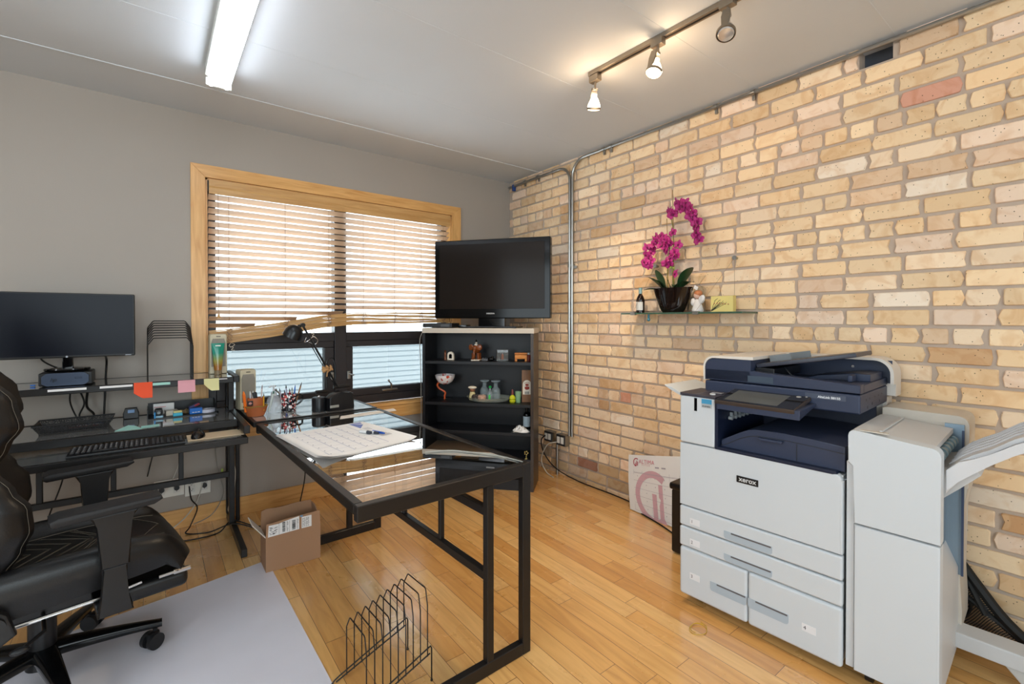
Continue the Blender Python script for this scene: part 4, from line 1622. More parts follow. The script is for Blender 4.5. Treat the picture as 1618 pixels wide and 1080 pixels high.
# output tray: curved side plate, ribbed bed, rising to the right
xs = [0, .03, .06, .10, .15, .22, .30, .40]
topz = [.815, .848, .862, .882, .925, .97, 1.01, 1.05]
botz = [.738, .785, .82, .852, .893, .94, .985, 1.03]
mb = MB()
poly = [(f1 + .004 + x, z) for x, z in zip(xs, botz)] + [(f1 + .004 + x, z) for x, z in list(zip(xs, topz))[::-1]]
mb.prism(poly, .05, .075, 'y', 0, .004)
mb.prism(poly, .415, .44, 'y', 0, .004)
bed = [(f1 + .004 + x, z) for x, z in zip(xs, [.815, .848, .872, .898, .94, .982, 1.022, 1.06])]
mb.prism([(a_, b2 - .014) for a_, b2 in bed] + bed[::-1], .07, .42, 'y', 0, .003)
tr_ = mb.build('output_tray', M('tray_grey_white', (204, 204, 206), .4, 0, .01), FN)
mb = MB()
for yy in (.14, .2, .26, .32, .37):
    mb.tube([(a_, yy, b2 + .001) for a_, b2 in bed], .004, 6)
mb.build('tray_ribs', bpy.data.materials['tray_grey_white'], tr_)
mb = MB()
mb.prism([(f1 - .03, .68), (f1 + .03, .745), (f1 + .08, .80), (f1 + .06, .83), (f1 - .03, .80)], .12, .40, 'y', 0, .004)
mb.build('tray_bracket', beige, tr_)
# outrigger feet
for (v0, v1, L_, z0, z1) in ((.40, .50, 1.0, .075, .135), (-.004, .07, .62, .012, .055)):
    m = MB().prism([(f1 - .02, z0), (f1 + L_, z0), (f1 + L_, z1 - .012), (f1 + L_ - .02, z1), (f1 - .02, z1)], v0, v1, 'y', 0, .008)
    m.build('foot', beige, FN)
MB().prism([(f1 + .16, .03), (f1 + .5, .03), (f1 + .5, .075), (f1 + .12, .075)], .41, .49, 'y', 0, .006).build('caster_cover', M('caster_cover', (190, 188, 184), .5), FN)
for (u, v) in ((f0 + .05, .08), (f1 - .05, .08), (f0 + .05, .55)):
    MB().cyl((u - .011, v, .026), (u + .011, v, .026), .026, n=16).build('caster', black_plastic, FN)

# ---- black mesh bag slumped against the bricks by the finisher
net = M('black_net', (18, 18, 18), .6, 0, .1, 20)
bag = thing('mesh_bag', 'black mesh laundry bag with straps slumped against the brick wall behind the finisher', 'bag', (0, -3.15, 0))
nt_m, nt_t, nt_b = newmat('mesh_net')
nt_b.inputs['Base Color'].default_value = (.012, .012, .012, 1)
nt_b.inputs['Roughness'].default_value = .6
tcn = N(nt_t, 'ShaderNodeTexCoord')
wv1 = N(nt_t, 'ShaderNodeTexWave', bands_direction='DIAGONAL')
wv1.inputs['Scale'].default_value = 55
wv2 = N(nt_t, 'ShaderNodeTexWave', bands_direction='Z')
wv2.inputs['Scale'].default_value = 60
nt_t.links.new(tcn.outputs['Object'], wv1.inputs[0])
nt_t.links.new(tcn.outputs['Object'], wv2.inputs[0])
mxx = N(nt_t, 'ShaderNodeMath', operation='MAXIMUM')
nt_t.links.new(wv1.outputs['Fac'], mxx.inputs[0])
nt_t.links.new(wv2.outputs['Fac'], mxx.inputs[1])
gtt = N(nt_t, 'ShaderNodeMath', operation='GREATER_THAN')
gtt.inputs[1].default_value = .68
nt_t.links.new(mxx.outputs[0], gtt.inputs[0])
nt_t.links.new(gtt.outputs[0], nt_b.inputs['Alpha'])


def bagfn(u, v):
    # u around the front (far -> near), v up
    y = .22 - u * (.52 - .20 * v)
    zz = .02 + v * (.36 + .03 * math.sin(3 * u)) * (1 - .80 * max(0, u - .42) ** 1.2 / .58)
    x = -.040 - .010 * math.sin(9 * u + 4 * v) - .10 * u ** 3 * (1 - v * .5)
    return Vector((x, y, zz))


MB().grid(bagfn, 24, 14).build('net', nt_m, bag)
mb = MB()
mb.tube([bagfn(k / 24, 1) for k in range(25)], .011, 8)
mb.tube([bagfn(.42 + .2 * math.sin(k / 4), k / 14) for k in range(15)], .006, 6)
mb.tube([bagfn(k / 24, .45) for k in range(25)], .010, 8)
mb.tube([bagfn(k / 24, 0.02) for k in range(25)], .008, 8)
mb.tube(smoothpath([(-.04, .08, .37), (-.045, .0, .31), (-.055, -.07, .22), (-.085, -.16, .12), (-.13, -.30, .03)], 6), .020, 8)
mb.build('binding', net, bag)

# ---- black bin/case behind the copier's left side
bn = thing('waste_bin', 'tall narrow black bin standing between the copier and the paper poster', 'bin', (-.30, -2.17, 0), R(3))
mb = MB().prism([(-.115, -.125), (.115, -.125), (.115, .125), (-.115, .125)], 0.004, .36, 'z', 0, .012)
mb.build('body', M('bin_black', (26, 22, 20), .35), bn)
MB().box(-.13, .13, -.138, .138, .355, .395, .014).build('rim', M('bin_rim', (16, 15, 15), .3), bn)

# ---- paper poster leaning on the wall
rose = M('poster_rose', (214, 172, 182), .7, 0, .03, 8)
crimson = M('poster_crimson', (176, 40, 72), .6)
gline = M('poster_grid', (176, 168, 176), .7)
PO = thing('paper_calendar', 'large white paper calendar with a pink logo leaning against the brick wall', 'calendar', (-.05, -1.51, 0))
TLc, TRc = Vector((-.022, .035, .352)), Vector((-.055, -.60, .49))
BLc, BRc = Vector((-.085, -.028, .006)), Vector((-.115, -.66, .004))


def pf_(u, v):
    p = (TLc * (1 - u) + TRc * u) * v + (BLc * (1 - u) + BRc * u) * (1 - v)
    p.x -= .018 * math.sin(PI * u) * v - .0 + .010 * math.sin(PI * v) * (1 - u)
    return p + Vector((0, 0, 0))


nrmp = Vector((-1, 0, .2)).normalized()
mb = MB().grid(pf_, 20, 12)
mb.grid(lambda u, v: pf_(u, v) + nrmp * -.0012, 20, 12)
for v in (0, 1):
    mb.grid(lambda u, w_, v=v: pf_(u, v) - nrmp * .0012 * w_, 20, 1)
mb.build('sheet', paper, PO)


def pp(u, v, d=.0016):
    return pf_(u, v) + nrmp * d


def ribbon(mb, uv, wd, d=.0016, asp=.55):
    """flat band through (u,v) points"""
    L_, R_ = [], []
    for i, (u, v) in enumerate(uv):
        a_, b2 = uv[max(i - 1, 0)], uv[min(i + 1, len(uv) - 1)]
        du, dv = (b2[0] - a_[0]), (b2[1] - a_[1]) * asp
        l_ = math.hypot(du, dv) or 1
        nu, nv = -dv / l_, du / l_
        L_.append((u + nu * wd / 2, v + nv * wd / 2 / asp))
        R_.append((u - nu * wd / 2, v - nv * wd / 2 / asp))
    for i in range(len(uv) - 1):
        mb.quad(pp(*L_[i], d), pp(*L_[i + 1], d), pp(*R_[i + 1], d), pp(*R_[i], d))


mb = MB()
ribbon(mb, [(.33 + .205 * math.cos(R(a_)), .33 + .205 / .55 * math.sin(R(a_))) for a_ in range(50, 311, 10)], .06)
ribbon(mb, [(.345, .0), (.345, .40)], .055)
ribbon(mb, [(.425, .0), (.425, .56)], .05)
mb.build('logo_print', rose, PO, recalc=False, smooth=0)
mb = MB()
for k in range(8):
    u = .08 + k * .115
    ribbon(mb, [(u, .04 + .0 * k), (u, .74)], .0022, .0020)
for k in range(6):
    v = .04 + k * .13
    ribbon(mb, [(.08 + .11 * q, v) for q in range(9)], .0022, .0020)
ribbon(mb, [(.08 + .11 * q, .70) for q in range(9)], .0022, .0020)
for i in range(7):
    for k in range(5):
        ribbon(mb, [(.13 + i * .115, .12 + k * .13), (.137 + i * .115, .12 + k * .13)], .008, .0021)
ribbon(mb, [(.37, .815), (.42, .815)], .012, .0021)
ribbon(mb, [(.45, .815), (.50, .815)], .012, .0021)
mb.build('grid_print', gline, PO, recalc=False, smooth=0)
mb = MB()
ribbon(mb, [(.115 + .036 * math.cos(R(a_)), .875 + .036 / .55 * math.sin(R(a_))) for a_ in range(50, 290, 15)], .009, .0022)
for k, h in enumerate((.05, .085, .07)):
    ribbon(mb, [(.108 + k * .014, .815), (.108 + k * .014, .815 + h)], .008, .0022)
mb.build('small_logo', crimson, PO, recalc=False, smooth=0)
# lettering placed on the sheet plane
du = (pf_(.30, .86) - pf_(.15, .86)).normalized()
dv = (pf_(.15, .95) - pf_(.15, .80)).normalized()
nn = du.cross(dv).normalized()
dv = nn.cross(du)
for (tx, u, v, sz, spc) in (('ALTIMA', .155, .86, .036, 1.12), ('TITLE', .195, .825, .016, 2.0)):
    o3 = pp(u, v, .004)
    m4 = Matrix(((du.x, dv.x, nn.x, o3.x), (du.y, dv.y, nn.y, o3.y), (du.z, dv.z, nn.z, o3.z), (0, 0, 0, 1)))
    MB().text(tx, sz, m4, 0, .0002, spc).build('lettering', M('poster_pink_ink', (214, 130, 146), .6), PO, smooth=0)

# gold ribbon ring on the floor
pts = [(.04 * math.cos(R(a_)) * 1.0, .032 * math.sin(R(a_)), .0025 + .002 * math.sin(R(a_ * 2))) for a_ in range(0, 360, 15)]
o = MB().tube(pts, .0014, 5, closed=True).tube([(p_[0] * .9 + .004, p_[1] * .92, p_[2] + .003) for p_ in pts[:14]], .0014, 5).tube([(.03, -.02, .003), (.045, -.012, .006), (.05, .004, .003), (.055, .02, .003)], .0016, 5)
o = tag(o.build('gold_ribbon_loop', M('gold_tie', (212, 176, 60), .3, .5)), 'thin gold ribbon loop lying on the floor in front of the copier', 'ribbon')
o.location = (-.91, -2.50, 0)

# ================================================================== GLASS WALL SHELF
GS = thing('glass_shelf', 'narrow green-edged glass shelf held by wires on the brick wall', 'shelf', (0, -1.90, 1.338))
MB().box(-.19, -.012, -.425, .40, -.005, .005, .001).build('glass_plate', M('green_edge_glass', (70, 104, 88), .08, 0, .04, 20, trans=.3), GS)
wire = M('thin_wire', (150, 120, 92), .4, .3)
for yy, up in ((-.30, .30), (.24, .30)):
    mb = MB().cyl((-.03, yy, up + .02), (0, yy, up + .02), .009, n=14)
    mb.cyl((-.035, yy, up + .02), (-.03, yy, up + .02), .013, n=14)
    if yy < 0:
        mb.build('wall_anchor', steel, GS)
        MB().tube([(-.03, yy, up + .02), (-.192, yy + .15, .006)], .0009, 5).tube([(-.03, yy, up + .02), (-.03, yy, .006)], .0009, 5).build('support_wire', wire, GS)
    else:
        mb.build('wall_anchor', steel, GS)
        MB().tube([(-.03, yy, up + .02), (-.192, yy + .06, .006)], .0009, 5).build('support_wire', wire, GS)
for yy in (-.15, .30):
    MB().box(-.196, -.172, yy - .018, yy + .018, -.010, .010, .001).build('clip', steel, GS)
mb = MB().cyl((-.19 + .02, .19, -.035), (-.19 + .02, .19, -.006), .007, n=10).sph((-.17, .19, -.04), .011)
mb.build('hanging_bead', M('teal_bead', (70, 130, 150), .2, .3), GS)

# orchid
OR = thing('potted_orchid', 'magenta orchid in a glossy black oval pot on the glass wall shelf', 'plant', (-.10, -1.84, 1.3435))
pm = M('pot_black_glaze', (24, 15, 12), .07, 0, .1, 20)


def pot(u, v, ins=0):
    a_ = u * 2 * PI
    r1 = .070 + (.140 - .070) * (v ** .75)
    r2 = .035 + (.062 - .035) * (v ** .75)
    r1 -= ins
    r2 -= ins
    return Vector((r2 * math.sin(a_), r1 * math.cos(a_), .155 * v))


mb = MB().grid(lambda u, v: pot(u, v), 36, 10, closed_u=True).grid(lambda u, v: pot(u, v, .006), 36, 10, closed_u=True)
mb.grid(lambda u, v: pot(u, 1, .006 * v), 36, 1, closed_u=True)
mb.grid(lambda u, v: Vector((pot(u, 0).x * v, pot(u, 0).y * v, .0)), 36, 1, closed_u=True)
mb.build('pot', pm, OR)
MB().grid(lambda u, v: Vector((pot(u, .88).x * .9 * v, pot(u, .88).y * .93 * v, .135 + .01 * (1 - v))), 24, 3, closed_u=True).build('moss', M('moss', (84, 76, 50), .9, 0, .4, 60, .6, 80), OR)
leaf_m = M('orchid_leaf_green', (34, 66, 38), .35, 0, .2, 30)


def leaf(base, dirn, L_, W_, lift, droop):
    d = Vector(dirn).normalized()
    s_ = d.cross(Vector((0, 0, 1))).normalized()

    def f(u, v):
        p = Vector(base) + d * (L_ * u) + Vector((0, 0, lift * u - droop * u * u))
        wd = W_ * (math.sin(PI * (u * .93 + .05)) ** .7)
        k = (v - .5) * 2
        return p + s_ * wd * k + Vector((0, 0, .012 * k * k * (1 - u)))
    mb = MB().grid(f, 14, 6)
    mb.grid(lambda u, v: f(u, v) + Vector((0, 0, -.0016)), 14, 6)
    mb.build('leaf', leaf_m, OR)


leaf((0, .07, .14), (-.2, 1, 0), .12, .034, .17, .07)
leaf((0, .06, .14), (.05, .6, 0), .07, .036, .19, .05)
leaf((0, .04, .14), (-.5, .7, 0), .09, .034, .14, .07)
leaf((0, .10, .14), (-.2, 1, 0), .11, .013, .05, .04)
leaf((0, -.04, .14), (-.25, -.9, 0), .12, .040, .22, .09)
leaf((0, -.05, .14), (-.3, -1, 0), .12, .034, .12, .08)
leaf((0, -.02, .14), (-.9, -.4, 0), .09, .018, .10, .08)
leaf((0, .01, .14), (-.2, .3, 0), .05, .020, .15, .02)
stem_m = M('orchid_stem', (110, 110, 56), .5, 0, .1, 40)
stake_m = M('bamboo_stake', (150, 116, 62), .6)
# stems
s1 = smoothpath([(0, -.01, .13), (-.005, -.005, .30), (-.01, -.01, .50), (-.012, .0, .60), (-.015, -.05, .655), (-.02, -.12, .62), (-.02, -.17, .52), (-.02, -.19, .42)], 8)
s2 = smoothpath([(0, .04, .13), (-.005, .035, .28), (-.01, .02, .42), (-.012, .07, .475), (-.015, .13, .45), (-.02, .165, .37), (-.02, .14, .30)], 8)
s3 = smoothpath([(0, .0, .13), (-.005, -.0, .26), (-.01, .02, .40), (-.02, .04, .46)], 8)
mb = MB().tube(s1, .0032, 6).tube(s2, .0028, 6).tube(s3, .0028, 6)
mb.build('stem', stem_m, OR)
MB().tube([(0, -.012, .13), (0, .004, .775)], .0026, 6).build('stake', stake_m, OR)
MB().tube([(0, .03, .13), (0, .045, .60)], .0024, 6).build('stake', stake_m, OR)
pet_m = M('orchid_magenta', (166, 32, 112), .5, 0, .35, 25)
pet_d = M('orchid_throat', (110, 14, 66), .5, 0, .2, 30)


def flower(c, nrm, s_, rz):
    q = Vector(nrm).normalized().to_track_quat('Z', 'Y').to_matrix().to_4x4()
    mb = MB()
    mb.xf = Matrix.Translation(c) @ q @ Matrix.Rotation(rz, 4, 'Z')
    for k, (a_, L_, W_) in enumerate(((90, 1.0, .5), (0, 1.0, .82), (180, 1.0, .82), (228, .95, .5), (312, .95, .5))):
        def f(u, v, a_=a_, L_=L_, W_=W_):
            r = s_ * L_ * u
            w_ = s_ * W_ * .62 * math.sin(PI * min(1, u * .86 + .07)) ** .8
            k_ = (v - .5) * 2
            x = r * math.cos(R(a_)) - w_ * k_ * math.sin(R(a_))
            y = r * math.sin(R(a_)) + w_ * k_ * math.cos(R(a_))
            return Vector((x, y, s_ * (.22 * math.sin(2.4 * u) - .10 * k_ * k_)))
        mb.grid(f, 6, 4)
    o = mb.build('flower', pet_m, OR, recalc=False)
    m2 = MB()
    m2.xf = mb.xf.copy()
    m2.sph((0, -s_ * .12, s_ * .24), s_ * .20, (1, 1.2, .8), 8)
    m2.build('lip', pet_d, o)


g = random.Random(5)


def along(path, i0, i1, n_, spread, s_):
    for k in range(n_):
        p_ = path[int(i0 + (i1 - i0) * k / max(1, n_ - 1))]
        c = p_ + Vector((-.012 + g.uniform(-.02, .01), g.uniform(-spread, spread), g.uniform(-spread, spread)))
        flower(c, (-1, g.uniform(-.8, .8), g.uniform(-.5, .5)), s_ * g.uniform(.85, 1.1), g.uniform(-.6, .6))


along(s1, 26, len(s1) - 1, 24, .022, .034)
along(s2, 14, len(s2) - 1, 24, .026, .033)
along(s3, 8, len(s3) - 1, 12, .034, .032)
for fy, fz in ((-.03, .38), (-.06, .42), (-.05, .35), (.0, .34), (-.02, .50)):
    flower(Vector((-.03, fy, fz)), (-1, g.uniform(-.5, .5), g.uniform(-.3, .3)), .031, g.uniform(-.5, .5))
flower(s3[-1] + Vector((-.02, .02, .03)), (-1, .2, .2), .026, 0)
MB().sph((-.008, .01, .285), .008).sph((-.008, -.012, .28), .007).sph((-.006, .0, .31), .006).build('bud', M('green_bud', (150, 170, 70), .5), OR)

# wine bottle on the shelf
WB = thing('wine_bottle', 'small dark wine bottle with white label left of the orchid pot on the glass shelf', 'bottle', (-.11, -1.60, 1.3435))
MB().lathe([(0, 0), (.026, 0), (.028, .004), (.028, .085), (.022, .105), (.011, .125), (.010, .16), (.0115, .161), (.0115, .168), (0, .168)], (0, 0, 0), 24).build('body', M('wine_dark_glass', (26, 14, 12), .08), WB)
MB().lathe([(.0115, .128), (.0118, .16), (.0125, .1685), (0, .1692)], (0, 0, 0), 20).build('foil', M('teal_foil', (130, 160, 160), .35), WB)
MB().grid(lambda u, v: Vector((-.0286 * math.sin(R(10 + 150 * u)), -.0286 * math.cos(R(10 + 150 * u)) * -1, .018 + .055 * v)), 14, 1).build('label', M('label_cream', (206, 204, 200), .6, 0, .08, 60), WB, recalc=False)

# wrapped angel figurine
AG = thing('gift_figurine', 'small white angel figurine wrapped in clear cellophane on the glass shelf', 'figurine', (-.125, -2.026, 1.3435))
mb = MB().lathe([(0, 0), (.03, 0), (.034, .012), (.026, .04), (.018, .065), (.012, .075), (0, .08)], (0, 0, 0), 16)
mb.sph((-.005, -.028, .075), .024, (.5, .8, 1.2), rot=(.4, 0, 0)).sph((-.005, .026, .06), .020, (.5, .8, 1.2))
mb.build('robe', M('angel_white', (232, 228, 226), .4, 0, .05, 40), AG)
MB().sph((0, .004, .10), .021).build('head', M('angel_skin', (230, 190, 170), .5), AG)
MB().sph((.002, -.002, .112), .024, (1, 1, .8)).build('hair', M('angel_hair', (206, 130, 84), .6, 0, .2, 50), AG)
mb = MB()


def cello(u, v):
    a_ = u * 2 * PI
    r = (.042 if v < .65 else .042 - (v - .65) / .1 * .034 if v < .75 else .008 + (v - .75) / .25 * .04)
    r *= 1 + .10 * math.sin(7 * a_ + 5 * v)
    return Vector((r * .8 * math.cos(a_), r * math.sin(a_), .003 + .215 * v))


mb.grid(cello, 40, 16, closed_u=True).build('cellophane', thinglass('cellophane', (.93, .93, .93), 1.4, .08, 2.5), AG)
MB().box(-.02, -.018, -.012, .014, .135, .155, 0, rot=(.5, 0, 0)).build('gift_tag', paper, AG)

# yellow card
YC = thing('greeting_card', 'yellow greeting card with ink blossoms standing at the right end of the glass shelf', 'card', (-.09, -2.165, 1.3435), R(6))
MB().box(-.004, 0, -.055, .070, 0, .092, .0005).box(-.004, .04, -.057, -.054, 0, .094, .0005).build('panel', M('card_yellow', (226, 206, 128), .6, 0, .12, 12), YC)
mb = MB()
g = random.Random(2)
for k in range(7):
    a0 = (-.0045, .07 - .0 * k, .01 + k * .004)
    mb.tube([(-.0045, .068, .005), (-.0045, .045 - k * .01, .03 + g.uniform(0, .04)), (-.0045, .03 - k * .008, .05 + g.uniform(-.01, .03))], .0012, 4)
mb.build('ink_branch', M('ink_dark', (60, 60, 50), .6), YC)
mb = MB()
for k in range(6):
    mb.sph((-.005, .05 - k * .016, .045 + g.uniform(-.004, .006)), .0032, n=6)
mb.build('red_blossoms', M('blossom_red', (170, 60, 60), .6), YC)

# ================================================================== GAMING CHAIR
leather = M('black_leatherette', (17, 17, 18), .36, 0, .12, 20, .18, 260)
stitch = M('cream_stitching', (100, 94, 84), .7)
CH = thing('gaming_chair', 'black leatherette gaming chair with stitched seat and armrests at the left desk', 'chair', (-3.03, -1.24, .004), R(9))


def cloft(mb, fn_top, fn_bot, nu, nv):
    mb.grid(fn_top, nu, nv)
    mb.grid(fn_bot, nu, nv)
    for v in (0, 1):
        mb.grid(lambda u, w_, v=v: fn_top(u, v) * (1 - w_) + fn_bot(u, v) * w_, nu, 2)
    for u in (0, 1):
        mb.grid(lambda v, w_, u=u: fn_top(u, v) * (1 - w_) + fn_bot(u, v) * w_, nv, 2)


def seat_top(u, v):
    x = -.16 + .575 * u
    k = (v - .5) * 2
    w_ = .255 - .02 * u * u
    y = k * w_
    bol = max(0, abs(k) - .62) / .38
    z = .462 + .052 * math.sin(min(1, bol * 1.25) * PI * .62) * (1 - .85 * max(0, (u - .55) / .45) ** 2) - .03 * bol ** 6
    if u > .82:
        z -= .085 * ((u - .82) / .18) ** 2.2
    z += .012 * math.sin(PI * u) * (1 - bol)
    return Vector((x - .05 * abs(k) ** 5 * u ** 3, y, z))


def seat_bot(u, v):
    p = seat_top(u, v)
    k = (v - .5) * 2
    return Vector((p.x * (.98 - .10 * u ** 4), p.y * .93, .362 + .02 * u))


mb = MB()
cloft(mb, seat_top, seat_bot, 28, 28)
bmesh.ops.remove_doubles(mb.bm, verts=mb.bm.verts[:], dist=.0008)
seat = mb.build('seat', leather, CH, smooth=60)
mb = MB()


def st_line(uvs, r=.0010):
    pts = []
    for (u0, v0), (u1, v1) in zip(uvs, uvs[1:]):
        for k in range(9):
            t = k / 8
            p = seat_top(u0 + (u1 - u0) * t, v0 + (v1 - v0) * t)
            pts.append(p + Vector((0, 0, .0012)))
    mb.tube(pts, r, 5)


for uu in (.86, .70, .68, .57, .55):
    st_line([(uu - .13, .24), (uu, .5), (uu - .13, .76)])
for k in range(6):
    a_ = .05 + k * .09
    st_line([(max(.02, a_ - .22), .24), (a_, .5)], .0006) if a_ - .22 > -.12 else None
    st_line([(a_, .5), (max(.02, a_ - .22), .76)], .0006) if a_ - .22 > -.12 else None
for k in range(6):
    a_ = .0 + k * .09
    st_line([(a_, .24), (min(.52, a_ + .22), .5)], .0006)
    st_line([(a_, .76), (min(.52, a_ + .22), .5)], .0006)
for vv in (.215, .785):
    st_line([(.0, vv), (.5, vv), (.86, vv + (.04 if vv < .5 else -.04))], .0014)
mb.build('seat_stitching', stitch, seat)
mb = MB()
for k in range(12):
    for s in (-1, 1):
        pass
mb.box(-.15, .36, -.235, -.232, .36, .366).build('piping', stitch, seat) if False else mb.bm.free()

ZP = [.43, .50, .57, .63, .70, .76, .83, .90, .96, 1.04, 1.12, 1.20, 1.28, 1.33]
WPr = [-.085, -.070, -.035, -.015, -.02, -.055, -.095, -.065, -.035, -.050, -.10, -.16, -.22, -.27]
WW = [.20, .225, .25, .262, .262, .25, .235, .245, .262, .262, .245, .21, .17, .12]


def interp(z, T):
    if z <= ZP[0]:
        return T[0]
    for i in range(len(ZP) - 1):
        if z <= ZP[i + 1]:
            t = (z - ZP[i]) / (ZP[i + 1] - ZP[i])
            t = t * t * (3 - 2 * t)
            return T[i] + (T[i + 1] - T[i]) * t
    return T[-1]


def back_front(u, v):
    z = .43 + .90 * u
    k = (v - .5) * 2
    w_ = interp(z, WW)
    c = -.135 - .16 * u
    wing = interp(z, WPr)
    b = max(0, (abs(k) - .45) / .55)
    e = min(1, b * 1.5) ** 1.6
    x = c + (wing - c) * e - .035 * max(0, b - .7) / .3
    return Vector((x, k * w_, z))


def back_rear(u, v):
    z = .43 + .90 * u
    k = (v - .5) * 2
    w_ = interp(z, WW) * .95
    c = -.135 - .16 * u - .085
    wing = interp(z, WPr) - .085
    b = max(0, (abs(k) - .45) / .55)
    return Vector((c + (wing - c) * (b * .55), k * w_, z))


mb = MB()
cloft(mb, back_front, back_rear, 48, 28)
bmesh.ops.remove_doubles(mb.bm, verts=mb.bm.verts[:], dist=.0008)
back = mb.build('backrest', leather, CH, smooth=60)
mb = MB()
for vv in (.04, .96):
    mb.tube([back_front(k / 60, vv) + Vector((.0015, 0, 0)) for k in range(1, 60)], .0008, 5)
mb.build('backrest_stitching', stitch, back)
# head cushion
mb = MB().sph((-.205, 0, 1.10), .06, (.8, 2.6, 1.3), 20)
mb.build('head_pillow', leather, CH, smooth=60)
# hinge covers
for s in (-1, 1):
    mb = MB().prism([(-.27, .30), (-.12, .29), (-.06, .33), (-.08, .40), (-.16, .47), (-.25, .45)], s * .255 - .018, s * .255 + .018, 'y', 0, .008)
    mb.cyl((-.11, s * .285, .375), (-.11, s * .268, .375), .028, n=20)
    h = mb.build('hinge_cover', M('hinge_black', (24, 24, 25), .4), CH)
    MB().cyl((-.11, s * .292, .375), (-.11, s * .284, .375), .009, n=12).build('bolt', chrome, h)
# armrests
for s in (-1, 1):
    mb = MB()
    w0, w1 = s * .298 - .045, s * .298 + .045
    mb.prism([(.01, .655), (.02, .648), (.27, .655), (.295, .668), (.29, .682), (.03, .680), (.008, .672)], w0, w1, 'y', 0, .010)
    mb.build('armrest_pad', M('arm_pad_rubber', (24, 24, 26), .55, 0, .06, 200, .15, 900), CH)
    mb = MB()
    y0, y1 = s * .298 - .024, s * .298 + .024
    mb.prism([(.10, .650), (.23, .650), (.205, .615), (.205, .47), (.128, .47), (.128, .615)], y0, y1, 'y', 0, .006)
    mb.prism([(.135, .47), (.198, .47), (.198, .36), (.215, .31), (.12, .31), (.135, .36)], y0 + .004, y1 - .004, 'y', 0, .004)
    mb.box(.12, .215, min(s * .12, s * .30), max(s * .12, s * .30), .305, .325, .005)
    mb.build('armrest_post', black_plastic, CH)
# footrest, rods, mechanism
mb = MB().box(.13, .40, -.185, .185, .262, .325, .022, seg=3)
mb.build('footrest', leather, CH)
for s in (-1, 1):
    mb = MB().cyl((-.10, s * .215, .330), (.17, s * .215, .335), .007, n=10).cyl((.17, s * .215, .335), (.25, s * .215, .345), .005, n=10)
    mb.box(.345, .40, s * .215 - .004, s * .215 + .004, .335, .352, .002).cyl((.30, s * .215, .343), (.36, s * .215, .344), .006, n=10)
    mb.build('chrome_rod', chrome, CH)
mb = MB().box(-.11, .14, -.11, .11, .285, .332, .008).tube([(0, -.1, .30), (.0, -.24, .30), (-.05, -.30, .295)], .006, 8)
mb.sph((-.055, -.305, .295), .014, (1.6, 1, .7))
mb.build('tilt_mechanism', black_plastic, CH)
mb = MB().cyl((0, 0, .12), (0, 0, .30), .038, n=20).cyl((0, 0, .07), (0, 0, .13), .045, .04, n=20)
mb.build('gas_lift', black_plastic, CH)
glossb = M('gloss_black_base', (14, 14, 15), .16, .3, .04, 20)
for k, ang in enumerate((12, 84, 156, 228, 300)):
    ang -= 21
    c_, s_ = math.cos(R(ang)), math.sin(R(ang))
    q = Matrix.Rotation(R(ang), 4, 'Z')
    mb = MB()
    mb.xf = q
    n_ = 10

    def leg(u, v):
        x = .02 + .315 * u
        w_ = .036 - .020 * u
        h = .045 - .020 * u
        zc = .118 - .032 * u ** 1.5
        a_ = v * 2 * PI
        sq = lambda t: math.copysign(abs(t) ** .55, t)
        return Vector((x, w_ * sq(math.cos(a_)), zc + h * .5 * sq(math.sin(a_))))
    mb.grid(leg, n_, 20)
    mb.prism([leg(1, j / 20)[1:] for j in range(20)], .3345, .340, 'x')
    bmesh.ops.remove_doubles(mb.bm, verts=mb.bm.verts[:], dist=.0004)
    lg = mb.build('leg', glossb, CH, smooth=50)
    mb = MB()
    rot = Matrix.Rotation(R(ang + (35, 80, -40, 20, 60)[k]), 4, 'Z')
    base = Vector((.318 * c_, .318 * s_, 0))
    mb.xf = Matrix.Translation(base) @ rot
    for s in (-1, 1):
        mb.cyl((-.012, s * .010, .030), (-.012, s * .027, .030), .030, n=22)
    mb.build('caster_wheel', M('caster_rubber', (24, 24, 26), .45), lg)
    mb = MB()
    mb.xf = Matrix.Translation(base) @ rot
    mb.cyl((0, 0, .045), (0, 0, .085), .008, n=10)
    mb.box(-.03, .012, -.012, .012, .030, .062, .006)
    mb.build('caster_fork', black_plastic, lg)

# ---- chair mat
mm, mt, mb_ = newmat('frosted_vinyl')
mt.nodes.remove(mb_)
outn = [n_ for n_ in mt.nodes if n_.type == 'OUTPUT_MATERIAL'][0]
tr1 = N(mt, 'ShaderNodeBsdfTransparent')
tr1.inputs[0].default_value = (.94, .94, .96, 1)
df = N(mt, 'ShaderNodeBsdfPrincipled')
df.inputs['Base Color'].default_value = lin((246, 244, 252)) + (1,)
df.inputs['Roughness'].default_value = .22
df.inputs['Specular IOR Level'].default_value = 1.0
df.inputs['Coat Weight'].default_value = .6
df.inputs['Coat Roughness'].default_value = .2
mx1 = N(mt, 'ShaderNodeMixShader')
tc1 = N(mt, 'ShaderNodeTexCoord')
nz = N(mt, 'ShaderNodeTexNoise')
nz.inputs['Scale'].default_value = 3
mt.links.new(tc1.outputs['Object'], nz.inputs['Vector'])
mrr = N(mt, 'ShaderNodeMapRange')
mrr.inputs[3].default_value = .62
mrr.inputs[4].default_value = .80
mt.links.new(nz.outputs['Fac'], mrr.inputs[0])
mt.links.new(mrr.outputs[0], mx1.inputs[0])
mt.links.new(tr1.outputs[0], mx1.inputs[1])
mt.links.new(df.outputs[0], mx1.inputs[2])
mt.links.new(mx1.outputs[0], outn.inputs[0])
pts = [(-2.232, -.80), (-2.205, -2.20), (-3.60, -2.20), (-3.60, -1.02), (-2.62, -.86), (-2.26, -.78)]
